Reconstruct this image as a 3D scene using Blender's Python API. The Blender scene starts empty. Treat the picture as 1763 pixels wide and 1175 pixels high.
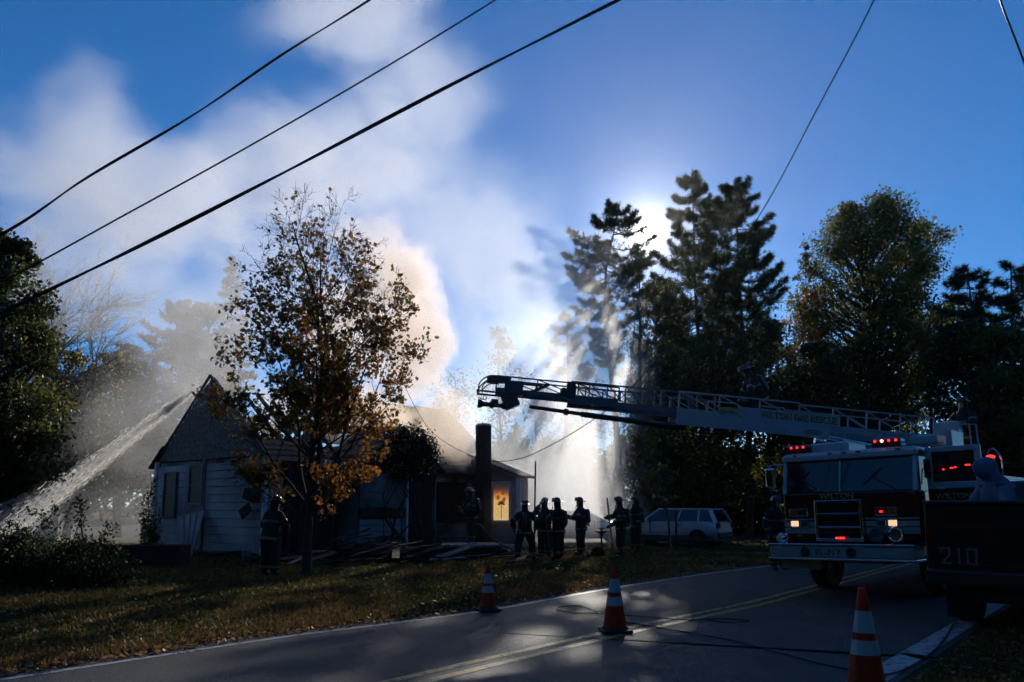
import bpy, bmesh, math, random
import numpy as np
from mathutils import Vector, Matrix, Quaternion, noise as mnoise
R = math.radians
S = bpy.context.scene
COL = S.collection

# ---------------------------------------------------------------- camera
F = 1322.0 / 1763.0 * 36.0
cam = bpy.data.cameras.new('camera'); camo = bpy.data.objects.new('camera', cam); COL.objects.link(camo)
cam.lens = F; cam.sensor_width = 36; cam.shift_y = 0.0693
cam.clip_start = 0.05; cam.clip_end = 6000
camo.location = (0, 0, 1.6); camo.rotation_euler = (R(97), 0, 0)
S.camera = camo

# ---------------------------------------------------------------- sky and sun
SUN_EL, SUN_AZ = R(19.8), R(10.2)
SUN_DIR = Vector((math.cos(SUN_EL) * math.sin(SUN_AZ), math.cos(SUN_EL) * math.cos(SUN_AZ), math.sin(SUN_EL)))
w = bpy.data.worlds.new('World'); S.world = w; w.use_nodes = True
nt = w.node_tree; nt.nodes.clear()
wo = nt.nodes.new('ShaderNodeOutputWorld')
bg = nt.nodes.new('ShaderNodeBackground'); bg.inputs[1].default_value = 0.106
sky = nt.nodes.new('ShaderNodeTexSky'); sky.sky_type = 'NISHITA'; sky.sun_disc = False
sky.sun_elevation = SUN_EL; sky.sun_rotation = SUN_AZ
sky.altitude = 900; sky.air_density = 1.0; sky.dust_density = 0.0; sky.ozone_density = 7.0
hs = nt.nodes.new('ShaderNodeHueSaturation'); hs.inputs['Saturation'].default_value = 1.12
nt.links.new(sky.outputs[0], hs.inputs['Color']); nt.links.new(hs.outputs[0], bg.inputs[0])
# the sun's own disc and the bright air close round it
tc = nt.nodes.new('ShaderNodeTexCoord')
dt = nt.nodes.new('ShaderNodeVectorMath'); dt.operation = 'DOT_PRODUCT'; dt.inputs[1].default_value = SUN_DIR
nt.links.new(tc.outputs['Generated'], dt.inputs[0])
def wm(op, a, b=None, c=None):
    n = nt.nodes.new('ShaderNodeMath'); n.operation = op
    for i, x in enumerate((a, b, c)):
        if x is None: continue
        if isinstance(x, (int, float)): n.inputs[i].default_value = x
        else: nt.links.new(x, n.inputs[i])
    return n.outputs[0]
ang = wm('ARCCOSINE', wm('MINIMUM', dt.outputs['Value'], 1.0))
g1 = wm('MULTIPLY', wm('EXPONENT', wm('MULTIPLY', ang, -1 / R(0.32))), 40.0)
g2 = wm('ADD', wm('MULTIPLY', wm('EXPONENT', wm('MULTIPLY', ang, -1 / R(5.5))), 0.2), wm('MULTIPLY', wm('EXPONENT', wm('MULTIPLY', ang, -1 / R(1.5))), 1.9))
bg2 = nt.nodes.new('ShaderNodeBackground'); bg2.inputs[0].default_value = (1, 0.95, 0.88, 1)
nt.links.new(wm('ADD', g1, g2), bg2.inputs[1])
ad = nt.nodes.new('ShaderNodeAddShader')
nt.links.new(bg.outputs[0], ad.inputs[0]); nt.links.new(bg2.outputs[0], ad.inputs[1]); nt.links.new(ad.outputs[0], wo.inputs[0])

sl = bpy.data.lights.new('sun', 'SUN'); sl.energy = 4.8; sl.angle = R(0.53); sl.color = (1.0, 0.93, 0.82)
so = bpy.data.objects.new('sun', sl); COL.objects.link(so); so.location = (10, 60, 40)
so.rotation_euler = SUN_DIR.to_track_quat('Z', 'Y').to_euler()

S.view_settings.view_transform = 'Standard'; S.view_settings.look = 'None'
S.view_settings.exposure = 0.0; S.view_settings.gamma = 1.0
try: S.view_settings.use_curve_mapping = False
except Exception: pass
S.render.engine = 'CYCLES'
cy = S.cycles
cy.use_denoising = True
try: cy.denoiser = 'OPENIMAGEDENOISE'; cy.denoising_prefilter = 'FAST'
except Exception: pass
cy.use_adaptive_sampling = True; cy.adaptive_threshold = 0.03
cy.max_bounces = 6; cy.diffuse_bounces = 2; cy.glossy_bounces = 3; cy.transmission_bounces = 4
cy.transparent_max_bounces = 10; cy.volume_bounces = 2
cy.volume_max_steps = 256; cy.volume_step_rate = 1.0
cy.sample_clamp_indirect = 4.0; cy.caustics_reflective = False; cy.caustics_refractive = False

# ---------------------------------------------------------------- photograph geometry -> world
FP = 1322.0; PIT = R(7); SV = (872 - 587.5) / FP - math.tan(PIT)
def ray(px, py):
    u = (px - 881.5) / FP; v = (587.5 - py) / FP + SV
    return Vector((u, math.cos(PIT) - v * math.sin(PIT), math.sin(PIT) + v * math.cos(PIT)))
def P(px, py, Y):
    d = ray(px, py); return d * (Y / d.y) + Vector((0, 0, 1.6))
def G(px, py, z=0.0):
    d = ray(px, py); return d * ((z - 1.6) / d.z) + Vector((0, 0, 1.6))

# ---------------------------------------------------------------- materials
MATS = {}
def link(t, a, b): t.links.new(a, b)
def mat(name, col, rough=0.6, metal=0.0, var=0.0, vscale=4.0, bump=0.0, bscale=20.0, emit=None, estr=0.0,
        transl=0.0, spec=0.5, coat=0.0, alpha=None, col2=None, detail=6):
    if name in MATS: return MATS[name]
    m = bpy.data.materials.new(name); m.use_nodes = True; t = m.node_tree; n = t.nodes
    b = n['Principled BSDF']; out = n['Material Output']
    b.inputs['Base Color'].default_value = (*col, 1); b.inputs['Roughness'].default_value = rough
    b.inputs['Metallic'].default_value = metal; b.inputs['Specular IOR Level'].default_value = spec
    b.inputs['Coat Weight'].default_value = coat
    if var or col2:
        tc = n.new('ShaderNodeTexCoord'); nz = n.new('ShaderNodeTexNoise'); nz.inputs['Scale'].default_value = vscale
        nz.inputs['Detail'].default_value = detail; link(t, tc.outputs['Object'], nz.inputs['Vector'])
        cr = n.new('ShaderNodeValToRGB'); cr.color_ramp.elements[0].position = 0.35; cr.color_ramp.elements[1].position = 0.65
        c2 = col2 if col2 else tuple(min(1, c * (1 + var)) for c in col)
        c1 = col if col2 else tuple(c * (1 - var) for c in col)
        cr.color_ramp.elements[0].color = (*c1, 1); cr.color_ramp.elements[1].color = (*c2, 1)
        link(t, nz.outputs['Fac'], cr.inputs[0]); link(t, cr.outputs[0], b.inputs['Base Color'])
    if bump:
        tc = n.new('ShaderNodeTexCoord'); nb = n.new('ShaderNodeTexNoise'); nb.inputs['Scale'].default_value = bscale
        nb.inputs['Detail'].default_value = 5; link(t, tc.outputs['Object'], nb.inputs['Vector'])
        bp = n.new('ShaderNodeBump'); bp.inputs['Strength'].default_value = bump; bp.inputs['Distance'].default_value = 0.02
        link(t, nb.outputs['Fac'], bp.inputs['Height']); link(t, bp.outputs[0], b.inputs['Normal'])
    if emit:
        b.inputs['Emission Color'].default_value = (*emit, 1); b.inputs['Emission Strength'].default_value = estr
    if transl:
        tr = n.new('ShaderNodeBsdfTranslucent'); mx = n.new('ShaderNodeMixShader'); mx.inputs[0].default_value = transl
        tr.inputs[0].default_value = (*[min(1, c * 2.2) for c in col], 1)
        link(t, b.outputs[0], mx.inputs[1]); link(t, tr.outputs[0], mx.inputs[2]); link(t, mx.outputs[0], out.inputs[0])
    MATS[name] = m
    return m
def leafmat(name, c1, c2, transl=0.5, tmul=2.4, rough=0.55):
    """leaf with a colour of its own per face clump and light coming through it"""
    if name in MATS: return MATS[name]
    m = bpy.data.materials.new(name); m.use_nodes = True; t = m.node_tree; n = t.nodes
    b = n['Principled BSDF']; out = n['Material Output']
    g = n.new('ShaderNodeNewGeometry'); cr = n.new('ShaderNodeValToRGB')
    cr.color_ramp.elements[0].color = (*c1, 1); cr.color_ramp.elements[1].color = (*c2, 1)
    link(t, g.outputs['Random Per Island'], cr.inputs[0]); link(t, cr.outputs[0], b.inputs['Base Color'])
    b.inputs['Roughness'].default_value = rough; b.inputs['Specular IOR Level'].default_value = 0.3
    tr = n.new('ShaderNodeBsdfTranslucent'); mm = n.new('ShaderNodeVectorMath'); mm.operation = 'SCALE'; mm.inputs['Scale'].default_value = tmul
    link(t, cr.outputs[0], mm.inputs[0]); link(t, mm.outputs[0], tr.inputs[0])
    mx = n.new('ShaderNodeMixShader'); mx.inputs[0].default_value = transl
    link(t, b.outputs[0], mx.inputs[1]); link(t, tr.outputs[0], mx.inputs[2]); link(t, mx.outputs[0], out.inputs[0])
    MATS[name] = m
    return m

# ---------------------------------------------------------------- mesh helpers
def ortho(d):
    d = Vector(d).normalized(); a = Vector((0, 0, 1)) if abs(d.z) < 0.9 else Vector((1, 0, 0))
    x = d.cross(a).normalized(); return x, d.cross(x).normalized()
class MB:
    def __init__(s): s.v = []; s.f = []; s.m = []
    def add(s, vs, fs, mi=0):
        o = len(s.v); s.v += [tuple(v) for v in vs]; s.f += [tuple(i + o for i in f) for f in fs]; s.m += [mi] * len(fs); return s
    def box(s, c, d, rot=None, mi=0, taper=1.0):
        hx, hy, hz = d[0] / 2, d[1] / 2, d[2] / 2; vs = []
        for z in (-1, 1):
            k = taper if z > 0 else 1
            for x, y in ((-1, -1), (1, -1), (1, 1), (-1, 1)):
                p = Vector((x * hx * k, y * hy * k, z * hz))
                if rot is not None: p = rot @ p
                vs.append(p + Vector(c))
        return s.add(vs, [(3, 2, 1, 0), (4, 5, 6, 7), (0, 1, 5, 4), (1, 2, 6, 5), (2, 3, 7, 6), (3, 0, 4, 7)], mi)
    def beam(s, a, b, w, h=None, mi=0, up=(0, 0, 1)):
        a = Vector(a); b = Vector(b); d = b - a; L = d.length; h = h or w
        if L < 1e-6: return s
        y = d / L; z = Vector(up) - y * Vector(up).dot(y)
        if z.length < 1e-3: z = ortho(y)[0]
        z.normalize(); x = y.cross(z)
        return s.box((a + b) / 2, (w, L, h), Matrix((x, y, z)).transposed(), mi)
    def tube(s, pts, r, n=6, mi=0, cap=True):
        pts = [Vector(p) for p in pts]; k = len(pts)
        rr = [r] * k if isinstance(r, (int, float)) else list(r)
        x, y = ortho(pts[1] - pts[0]); vs = []
        for i, p in enumerate(pts):
            d = (pts[min(i + 1, k - 1)] - pts[max(i - 1, 0)]).normalized()
            x = (x - d * x.dot(d)).normalized(); y = d.cross(x)
            for j in range(n):
                a = 2 * math.pi * j / n; vs.append(p + (x * math.cos(a) + y * math.sin(a)) * rr[i])
        fs = [(i * n + j, i * n + (j + 1) % n, (i + 1) * n + (j + 1) % n, (i + 1) * n + j) for i in range(k - 1) for j in range(n)]
        if cap: fs += [tuple(range(n - 1, -1, -1)), tuple((k - 1) * n + j for j in range(n))]
        return s.add(vs, fs, mi)
    def loft(s, rings, n=16, mi=0, cap=True):
        """rings: (centre, xvec, yvec)"""
        vs = []
        for c, x, y in rings:
            for j in range(n):
                a = 2 * math.pi * j / n; vs.append(Vector(c) + Vector(x) * math.cos(a) + Vector(y) * math.sin(a))
        k = len(rings)
        fs = [(i * n + j, i * n + (j + 1) % n, (i + 1) * n + (j + 1) % n, (i + 1) * n + j) for i in range(k - 1) for j in range(n)]
        if cap: fs += [tuple(range(n - 1, -1, -1)), tuple((k - 1) * n + j for j in range(n))]
        return s.add(vs, fs, mi)
    def lathe(s, prof, o=(0, 0, 0), n=20, axis=(0, 0, 1), mi=0, cap=True):
        ax = Vector(axis).normalized(); x, y = ortho(ax); o = Vector(o)
        return s.loft([(o + ax * z, x * r, y * r) for r, z in prof], n, mi, cap)
    def prism(s, poly, o, u, v, wv, d, mi=0):
        """poly in (u,v) coordinates about o, pushed along wv by d"""
        o, u, v, wv = Vector(o), Vector(u), Vector(v), Vector(wv); k = len(poly)
        vs = [o + u * a + v * b for a, b in poly] + [o + u * a + v * b + wv * d for a, b in poly]
        fs = [tuple(range(k - 1, -1, -1)), tuple(range(k, 2 * k))] + [(i, (i + 1) % k, k + (i + 1) % k, k + i) for i in range(k)]
        return s.add(vs, fs, mi)
    def sph(s, c, r, n=10, mi=0):
        rx, ry, rz = (r, r, r) if isinstance(r, (int, float)) else r; c = Vector(c)
        k = max(4, n // 2)
        return s.loft([(c + Vector((0, 0, -rz * math.cos(math.pi * (i + 0.02) / (k + 0.04)))), Vector((rx * math.sin(math.pi * (i + 0.02) / (k + 0.04)), 0, 0)),
                        Vector((0, ry * math.sin(math.pi * (i + 0.02) / (k + 0.04)), 0))) for i in range(k + 1)], n, mi)
    def build(s, name, mats, parent=None, smooth=False, bev=0.0, loc=None, rot=None, label=None, kind=None, seg=2):
        me = bpy.data.meshes.new(name); me.from_pydata(s.v, [], s.f)
        mats = mats if isinstance(mats, (list, tuple)) else [mats]
        for m in mats: me.materials.append(m)
        if len(mats) > 1: me.polygons.foreach_set('material_index', s.m)
        if smooth:
            me.polygons.foreach_set('use_smooth', [True] * len(s.f))
        me.update()
        if smooth:
            try: me.set_sharp_from_angle(angle=R(40))
            except Exception: pass
        o = bpy.data.objects.new(name, me); COL.objects.link(o)
        if parent: o.parent = parent
        if loc is not None: o.location = loc
        if rot is not None: o.rotation_euler = rot
        if bev:
            b = o.modifiers.new('bevel', 'BEVEL'); b.width = bev; b.segments = seg; b.limit_method = 'ANGLE'; b.angle_limit = R(35)
        if label: o['label'] = label
        if kind: o['kind'] = kind
        return o
def npmesh(name, V, Fc, mats, parent=None, mi=None, kind=None, smooth=False):
    """V (n,3) Fc (m,k) numpy arrays -> object"""
    me = bpy.data.meshes.new(name); k = Fc.shape[1]
    me.vertices.add(len(V)); me.vertices.foreach_set('co', np.ascontiguousarray(V, dtype=np.float32).ravel())
    me.loops.add(Fc.size); me.loops.foreach_set('vertex_index', np.ascontiguousarray(Fc, dtype=np.int32).ravel())
    me.polygons.add(len(Fc)); me.polygons.foreach_set('loop_start', np.arange(0, Fc.size, k, dtype=np.int32))
    mats = mats if isinstance(mats, (list, tuple)) else [mats]
    for m in mats: me.materials.append(m)
    if mi is not None: me.polygons.foreach_set('material_index', np.ascontiguousarray(mi, dtype=np.int32))
    me.update(calc_edges=True)
    o = bpy.data.objects.new(name, me); COL.objects.link(o)
    if parent: o.parent = parent
    if kind: o['kind'] = kind
    return o
def tag(o, label=None, cat=None, group=None, kind=None):
    if label: o['label'] = label
    if cat: o['category'] = cat
    if group: o['group'] = group
    if kind: o['kind'] = kind
    return o
def thing(name, loc, label, cat, rz=0.0, group=None, rot=None):
    o = bpy.data.objects.new(name, None); COL.objects.link(o); o.empty_display_size = 0.2
    o.location = loc; o.rotation_euler = rot if rot else (0, 0, rz)
    return tag(o, label, cat, group)
def dup(o, parent=None):
    c = o.copy(); COL.objects.link(c); c.parent = parent
    for ch in list(o.children): dup(ch, c)
    return c
def share(name, src, parent, loc=(0, 0, 0), rot=(0, 0, 0), scale=(1, 1, 1), data=None):
    """another piece with the mesh of src"""
    o = bpy.data.objects.new(name, data or src.data); COL.objects.link(o); o.parent = parent
    o.location = loc; o.rotation_euler = rot; o.scale = scale
    return o
def spline(pts, n=8):
    pts = [Vector(p) for p in pts]; out = []
    for i in range(len(pts) - 1):
        p0 = pts[max(i - 1, 0)]; p1 = pts[i]; p2 = pts[i + 1]; p3 = pts[min(i + 2, len(pts) - 1)]
        for k in range(n):
            t = k / n
            out.append(0.5 * ((2 * p1) + (p2 - p0) * t + (2 * p0 - 5 * p1 + 4 * p2 - p3) * t * t + (3 * p1 - p0 - 3 * p2 + p3) * t ** 3))
    out.append(pts[-1]); return out
def rnd_unit(rng, n):
    v = rng.normal(size=(n, 3)); return v / np.linalg.norm(v, axis=1)[:, None]
def leaf_quads(rng, C, size, jitter=0.35, updown=0.0):
    """one folded rhombus leaf (two triangles) at each centre"""
    n = len(C); a = rnd_unit(rng, n); b = rnd_unit(rng, n); b = np.cross(a, b); b /= np.linalg.norm(b, axis=1)[:, None]
    s = size * (1 + jitter * rng.uniform(-1, 1, n))[:, None]
    V = np.stack([C - a * s * .5, C + b * s * .32, C + a * s * .5, C - b * s * .32], 1).reshape(-1, 3)
    q = np.arange(n)[:, None] * 4; Fc = q + np.array([[0, 1, 2, 3]])
    return V, Fc
# ================================================================ GROUND AND ROAD
def ground_mat():
    m = bpy.data.materials.new('lawn_soil'); m.use_nodes = True; t = m.node_tree; n = t.nodes; b = n['Principled BSDF']
    g = n.new('ShaderNodeNewGeometry')
    def nz(s, d=6):
        x = n.new('ShaderNodeTexNoise'); x.inputs['Scale'].default_value = s; x.inputs['Detail'].default_value = d
        link(t, g.outputs['Position'], x.inputs['Vector']); return x.outputs['Fac']
    def ramp(f, *el):
        c = n.new('ShaderNodeValToRGB'); c.color_ramp.elements[0].position = el[0][0]; c.color_ramp.elements[0].color = (*el[0][1], 1)
        c.color_ramp.elements[1].position = el[-1][0]; c.color_ramp.elements[1].color = (*el[-1][1], 1)
        for p, q in el[1:-1]: e = c.color_ramp.elements.new(p); e.color = (*q, 1)
        link(t, f, c.inputs[0]); return c.outputs[0]
    a = ramp(nz(0.5), (0.35, (0.022, 0.024, 0.009)), (0.5, (0.045, 0.036, 0.015)), (0.62, (0.09, 0.05, 0.02)))
    c = ramp(nz(9), (0.35, (0.4, 0.4, 0.4)), (0.7, (1.3, 1.2, 1.1)))
    mx = n.new('ShaderNodeMix'); mx.data_type = 'RGBA'; mx.blend_type = 'MULTIPLY'; mx.inputs[0].default_value = 1
    link(t, a, mx.inputs[6]); link(t, c, mx.inputs[7]); link(t, mx.outputs[2], b.inputs['Base Color'])
    b.inputs['Roughness'].default_value = 0.9; b.inputs['Specular IOR Level'].default_value = 0.15
    bp = n.new('ShaderNodeBump'); bp.inputs['Strength'].default_value = 0.8; bp.inputs['Distance'].default_value = 0.05
    link(t, nz(14), bp.inputs['Height']); link(t, bp.outputs[0], b.inputs['Normal'])
    return m
M_LAWN = ground_mat()
def asphalt_mat():
    m = bpy.data.materials.new('asphalt'); m.use_nodes = True; t = m.node_tree; n = t.nodes; b = n['Principled BSDF']
    g = n.new('ShaderNodeNewGeometry')
    v = n.new('ShaderNodeTexVoronoi'); v.inputs['Scale'].default_value = 70; link(t, g.outputs['Position'], v.inputs['Vector'])
    cr = n.new('ShaderNodeValToRGB'); cr.color_ramp.elements[0].color = (0.012, 0.012, 0.0125, 1); cr.color_ramp.elements[1].color = (0.085, 0.084, 0.082, 1)
    link(t, v.outputs['Color'], cr.inputs[0])
    nz = n.new('ShaderNodeTexNoise'); nz.inputs['Scale'].default_value = 1.2; nz.inputs['Detail'].default_value = 8; link(t, g.outputs['Position'], nz.inputs['Vector'])
    c2 = n.new('ShaderNodeValToRGB'); c2.color_ramp.elements[0].position = 0.3; c2.color_ramp.elements[0].color = (0.65, 0.65, 0.66, 1); c2.color_ramp.elements[1].position = 0.7; c2.color_ramp.elements[1].color = (1.15, 1.15, 1.13, 1)
    link(t, nz.outputs['Fac'], c2.inputs[0])
    mx = n.new('ShaderNodeMix'); mx.data_type = 'RGBA'; mx.blend_type = 'MULTIPLY'; mx.inputs[0].default_value = 1
    link(t, cr.outputs[0], mx.inputs[6]); link(t, c2.outputs[0], mx.inputs[7]); 
    wz = n.new('ShaderNodeTexNoise'); wz.inputs['Scale'].default_value = 1.6; wz.inputs['Detail'].default_value = 5; link(t, g.outputs['Position'], wz.inputs['Vector'])
    wa = n.new('ShaderNodeVectorMath'); wa.operation = 'MULTIPLY_ADD'; wa.inputs[1].default_value = (1.3, 1.3, 1.3); link(t, wz.outputs['Color'], wa.inputs[0]); link(t, g.outputs['Position'], wa.inputs[2])
    ve = n.new('ShaderNodeTexVoronoi'); ve.feature = 'DISTANCE_TO_EDGE'; ve.inputs['Scale'].default_value = 0.33; link(t, wa.outputs[0], ve.inputs['Vector'])
    cc = n.new('ShaderNodeValToRGB'); cc.color_ramp.elements[0].position = 0.002; cc.color_ramp.elements[0].color = (0.25, 0.25, 0.25, 1); cc.color_ramp.elements[1].position = 0.007; link(t, ve.outputs['Distance'], cc.inputs[0])
    m2 = n.new('ShaderNodeMix'); m2.data_type = 'RGBA'; m2.blend_type = 'MULTIPLY'; m2.inputs[0].default_value = 1; link(t, mx.outputs[2], m2.inputs[6]); link(t, cc.outputs[0], m2.inputs[7]); link(t, m2.outputs[2], b.inputs['Base Color'])
    b.inputs['Roughness'].default_value = 0.63; b.inputs['Specular IOR Level'].default_value = 0.4
    bp = n.new('ShaderNodeBump'); bp.inputs['Strength'].default_value = 0.9; bp.inputs['Distance'].default_value = 0.008
    link(t, v.outputs['Distance'], bp.inputs['Height']); link(t, bp.outputs[0], b.inputs['Normal'])
    return m
M_ASPH = asphalt_mat()
def paint_mat(name, col, wear):
    m = bpy.data.materials.new(name); m.use_nodes = True; t = m.node_tree; n = t.nodes; b = n['Principled BSDF']
    g = n.new('ShaderNodeNewGeometry'); nz = n.new('ShaderNodeTexNoise'); nz.inputs['Scale'].default_value = 7; nz.inputs['Detail'].default_value = 9
    nz.inputs['Roughness'].default_value = 0.7; link(t, g.outputs['Position'], nz.inputs['Vector'])
    cr = n.new('ShaderNodeValToRGB'); cr.color_ramp.elements[0].position = wear; cr.color_ramp.elements[1].position = wear + 0.06
    cr.color_ramp.elements[0].color = (0.05, 0.05, 0.052, 1); cr.color_ramp.elements[1].color = (*col, 1)
    link(t, nz.outputs['Fac'], cr.inputs[0]); link(t, cr.outputs[0], b.inputs['Base Color']); b.inputs['Roughness'].default_value = 0.55
    return m
M_YEL = paint_mat('yellow_line_paint', (0.48, 0.30, 0.05), 0.43)
M_WHT = paint_mat('white_line_paint', (0.42, 0.42, 0.42), 0.42)

YP = [G(*p) for p in ((700, 1175), (860, 1137), (1040, 1095), (1180, 1065), (1300, 1040), (1420, 1008))]
LP = [G(*p) for p in ((0, 1172), (250, 1134), (500, 1096), (680, 1074), (850, 1051), (1000, 1023), (1200, 991), (1340, 973))]
RP = [G(*p) for p in ((1500, 1190), (1610, 1118), (1690, 1067))]
def ext(pts, a, b):
    d0 = (pts[0] - pts[1]).normalized(); d1 = (pts[-1] - pts[-2]).normalized()
    return [pts[0] + d0 * a] + pts + [pts[-1] + d1 * b]
YC = spline(ext(YP, 14, 45), 10)
# the road follows its centre line; both edges are offsets of it
def smooth(pts, n=30):
    for _ in range(n): pts = [pts[0]] + [(pts[i - 1] + pts[i] * 2 + pts[i + 1]) / 4 for i in range(1, len(pts) - 1)] + [pts[-1]]
    return pts
YC = smooth(YC)
def offs(pts, d):
    out = []
    for i, p in enumerate(pts):
        t = (pts[min(i + 1, len(pts) - 1)] - pts[max(i - 1, 0)]).normalized()
        out.append(Vector((p.x - t.y * d, p.y + t.x * d, 0)))
    return out
LE = smooth(spline(ext(LP, 12, 45), 10), 12)
RE = smooth(spline(ext(RP, 12, 50), 14), 12)
def resamp(pts, n):
    L = [0]
    for a, b in zip(pts, pts[1:]): L.append(L[-1] + (b - a).length)
    out = []; j = 0
    for i in range(n):
        s = L[-1] * i / (n - 1)
        while j < len(pts) - 2 and L[j + 1] < s: j += 1
        k = (s - L[j]) / max(1e-6, L[j + 1] - L[j]); out.append(pts[j].lerp(pts[j + 1], min(1, k)))
    return out
def strip(name, A, B, z, m, sub=1, parent=None):
    mb = MB(); n = len(A)
    for a, b in zip(A, B): mb.v += [(a.x, a.y, z), (b.x, b.y, z)]
    mb.f = [(2 * i, 2 * i + 1, 2 * i + 3, 2 * i + 2) for i in range(n - 1)]; mb.m = [0] * (n - 1)
    return mb.build(name, m, parent)
LE = resamp(LE, 80); RE = resamp(RE, 80)

def lawn_h(x, y):
    """gentle rise of the lawn away from the road"""
    return 0.0
g = MB(); g.add([(-900, -200, 0), (900, -200, 0), (900, 1500, 0), (-900, 1500, 0)], [(0, 1, 2, 3)])
tag(g.build('ground', M_LAWN), kind='structure')
rd = strip('road', offs(LE, 0.16), offs(RE, -0.10), 0.004, M_ASPH); tag(rd, kind='structure')
ye = resamp(YC, 90)
for a, b in ((0.07, 0.19), (-0.19, -0.07)):
    strip('yellow_line', offs(ye, b), offs(ye, a), 0.008, M_YEL, parent=rd)
strip('edge_line', offs(LE, 0.05), offs(LE, -0.05), 0.008, M_WHT, parent=rd)
strip('edge_line', offs(RE, 0.24), offs(RE, -0.02), 0.008, M_WHT, parent=rd)
# gravelly shoulder between asphalt and grass
rng = np.random.default_rng(5)
A = np.array([tuple(p) for p in offs(LE, 0.16)]); 
def along(Apts, n, lo, hi, rng, pw=1.0):
    i = rng.integers(0, len(Apts) - 1, n); t = rng.random(n)[:, None]
    p = Apts[i] * (1 - t) + Apts[i + 1] * t; d = Apts[i + 1] - Apts[i]; d /= np.linalg.norm(d, axis=1)[:, None]
    nrm = np.stack([-d[:, 1], d[:, 0], 0 * d[:, 0]], 1)
    return p + nrm * (lo + (hi - lo) * rng.random(n) ** pw)[:, None]
C = along(A, 9000, -0.05, 0.55, rng, 1.6); C[:, 2] = 0.008
V, Fc = leaf_quads(rng, C, 0.03, 0.6); V[:, 2] = np.abs(V[:, 2])
tag(npmesh('roadside_gravel', V, Fc, mat('grit', (0.16, 0.14, 0.12), 0.9, col2=(0.3, 0.27, 0.24), vscale=30)), 'loose grey grit along the left edge of the road', 'gravel', kind='stuff')

# ---------------------------------------------------------------- grass blades and fallen leaves
def side(X, Y, pts):
    """distance to the left of an edge line that runs from lower left to upper right"""
    U = np.array([(p.x + p.y) * .7071 for p in pts]); W_ = np.array([(p.y - p.x) * .7071 for p in pts]); o = np.argsort(U)
    return (Y - X) * .7071 - np.interp((X + Y) * .7071, U[o], W_[o])
def scatter(n, rng, ymin=6.5, ymax=34):
    u = rng.random(n); Y = ymin * (ymax / ymin) ** u; X = (rng.random(n) * 2 - 1) * Y * 0.72
    return X, Y
M_GRASS = leafmat('grass_blade', (0.02, 0.028, 0.007), (0.07, 0.07, 0.018), 0.4, 1.8)
M_DRY = leafmat('dry_grass_blade', (0.12, 0.07, 0.02), (0.22, 0.13, 0.045), 0.35, 1.5)
X, Y = scatter(230000, rng); sd = side(X, Y, LE); sr = side(X, Y, RE)
keep = (sd > 0.3 + 0.25 * rng.random(len(X))) | (sr < -0.25)
pat = np.array([mnoise.noise(Vector((x * .45, y * .45, 3))) for x, y in zip(X[::1], Y[::1])])
keep &= rng.random(len(X)) < 0.95
X, Y, pat, sd2 = X[keep], Y[keep], pat[keep], sd[keep]
n = len(X); h = (0.035 + 0.05 * rng.random(n)) * (1 + 0.5 * pat); wd = 0.004 + 0.0011 * Y
az = rng.random(n) * 6.283; ln = rng.normal(size=(n, 2)) * 0.45
base = np.stack([X, Y, np.zeros(n)], 1); sx = np.stack([np.cos(az), np.sin(az), 0 * az], 1) * wd[:, None]
tip = base + np.stack([ln[:, 0] * h, ln[:, 1] * h, h], 1)
V = np.stack([base - sx, base + sx, tip], 1).reshape(-1, 3); Fc = np.arange(n * 3).reshape(-1, 3)
dry = (pat + 0.25 * rng.normal(size=n) + 0.5 * np.exp(-np.abs(sd2) / 1.2) > 0.18).astype(np.int32)
tag(npmesh('lawn_grass', V, Fc, [M_GRASS, M_DRY], mi=dry), 'short autumn grass with brown patches between road and house', 'grass', kind='stuff')
X, Y = scatter(34000, rng, 6.5, 30); sd = side(X, Y, LE); sr = side(X, Y, RE)
keep = ((sd > 0.1) & (rng.random(len(X)) < 0.15 + 0.85 * np.exp(-np.maximum(sd, 0) / 2.2))) | (sr < -0.2)
X, Y = X[keep], Y[keep]; C = np.stack([X, Y, 0.02 + 0.04 * rng.random(len(X))], 1)
V, Fc = leaf_quads(rng, C, 0.085, 0.5); V[:, 2] = 0.012 + np.abs(V[:, 2] - 0.02) * 0.6
M_FALL = leafmat('fallen_leaf', (0.20, 0.07, 0.02), (0.42, 0.24, 0.09), 0.4, 1.3)
tag(npmesh('fallen_leaves', V, Fc, M_FALL), 'brown and rust fallen leaves strewn over the roadside grass', 'leaves', kind='stuff')

# ================================================================ TREES
M_BARK = mat('bark', (0.045, 0.035, 0.028), 0.95, var=0.5, vscale=6, bump=0.8, bscale=12)
M_BARK2 = mat('grey_bark', (0.10, 0.085, 0.07), 0.95, var=0.4, vscale=5, bump=0.8, bscale=14)
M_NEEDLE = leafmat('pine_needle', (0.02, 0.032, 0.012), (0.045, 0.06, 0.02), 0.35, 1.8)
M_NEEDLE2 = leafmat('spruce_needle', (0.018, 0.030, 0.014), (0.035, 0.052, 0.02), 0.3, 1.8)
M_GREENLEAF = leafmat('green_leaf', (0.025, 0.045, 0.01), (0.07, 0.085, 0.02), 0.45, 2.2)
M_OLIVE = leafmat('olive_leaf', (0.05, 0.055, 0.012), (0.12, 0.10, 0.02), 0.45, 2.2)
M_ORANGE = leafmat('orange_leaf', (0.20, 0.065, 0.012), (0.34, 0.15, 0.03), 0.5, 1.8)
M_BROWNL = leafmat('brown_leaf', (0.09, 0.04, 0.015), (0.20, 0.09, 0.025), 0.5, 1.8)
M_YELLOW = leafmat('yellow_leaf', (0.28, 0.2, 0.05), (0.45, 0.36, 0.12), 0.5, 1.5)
M_DARKLEAF = leafmat('dark_leaf', (0.012, 0.02, 0.007), (0.03, 0.04, 0.012), 0.35, 2)

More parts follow.
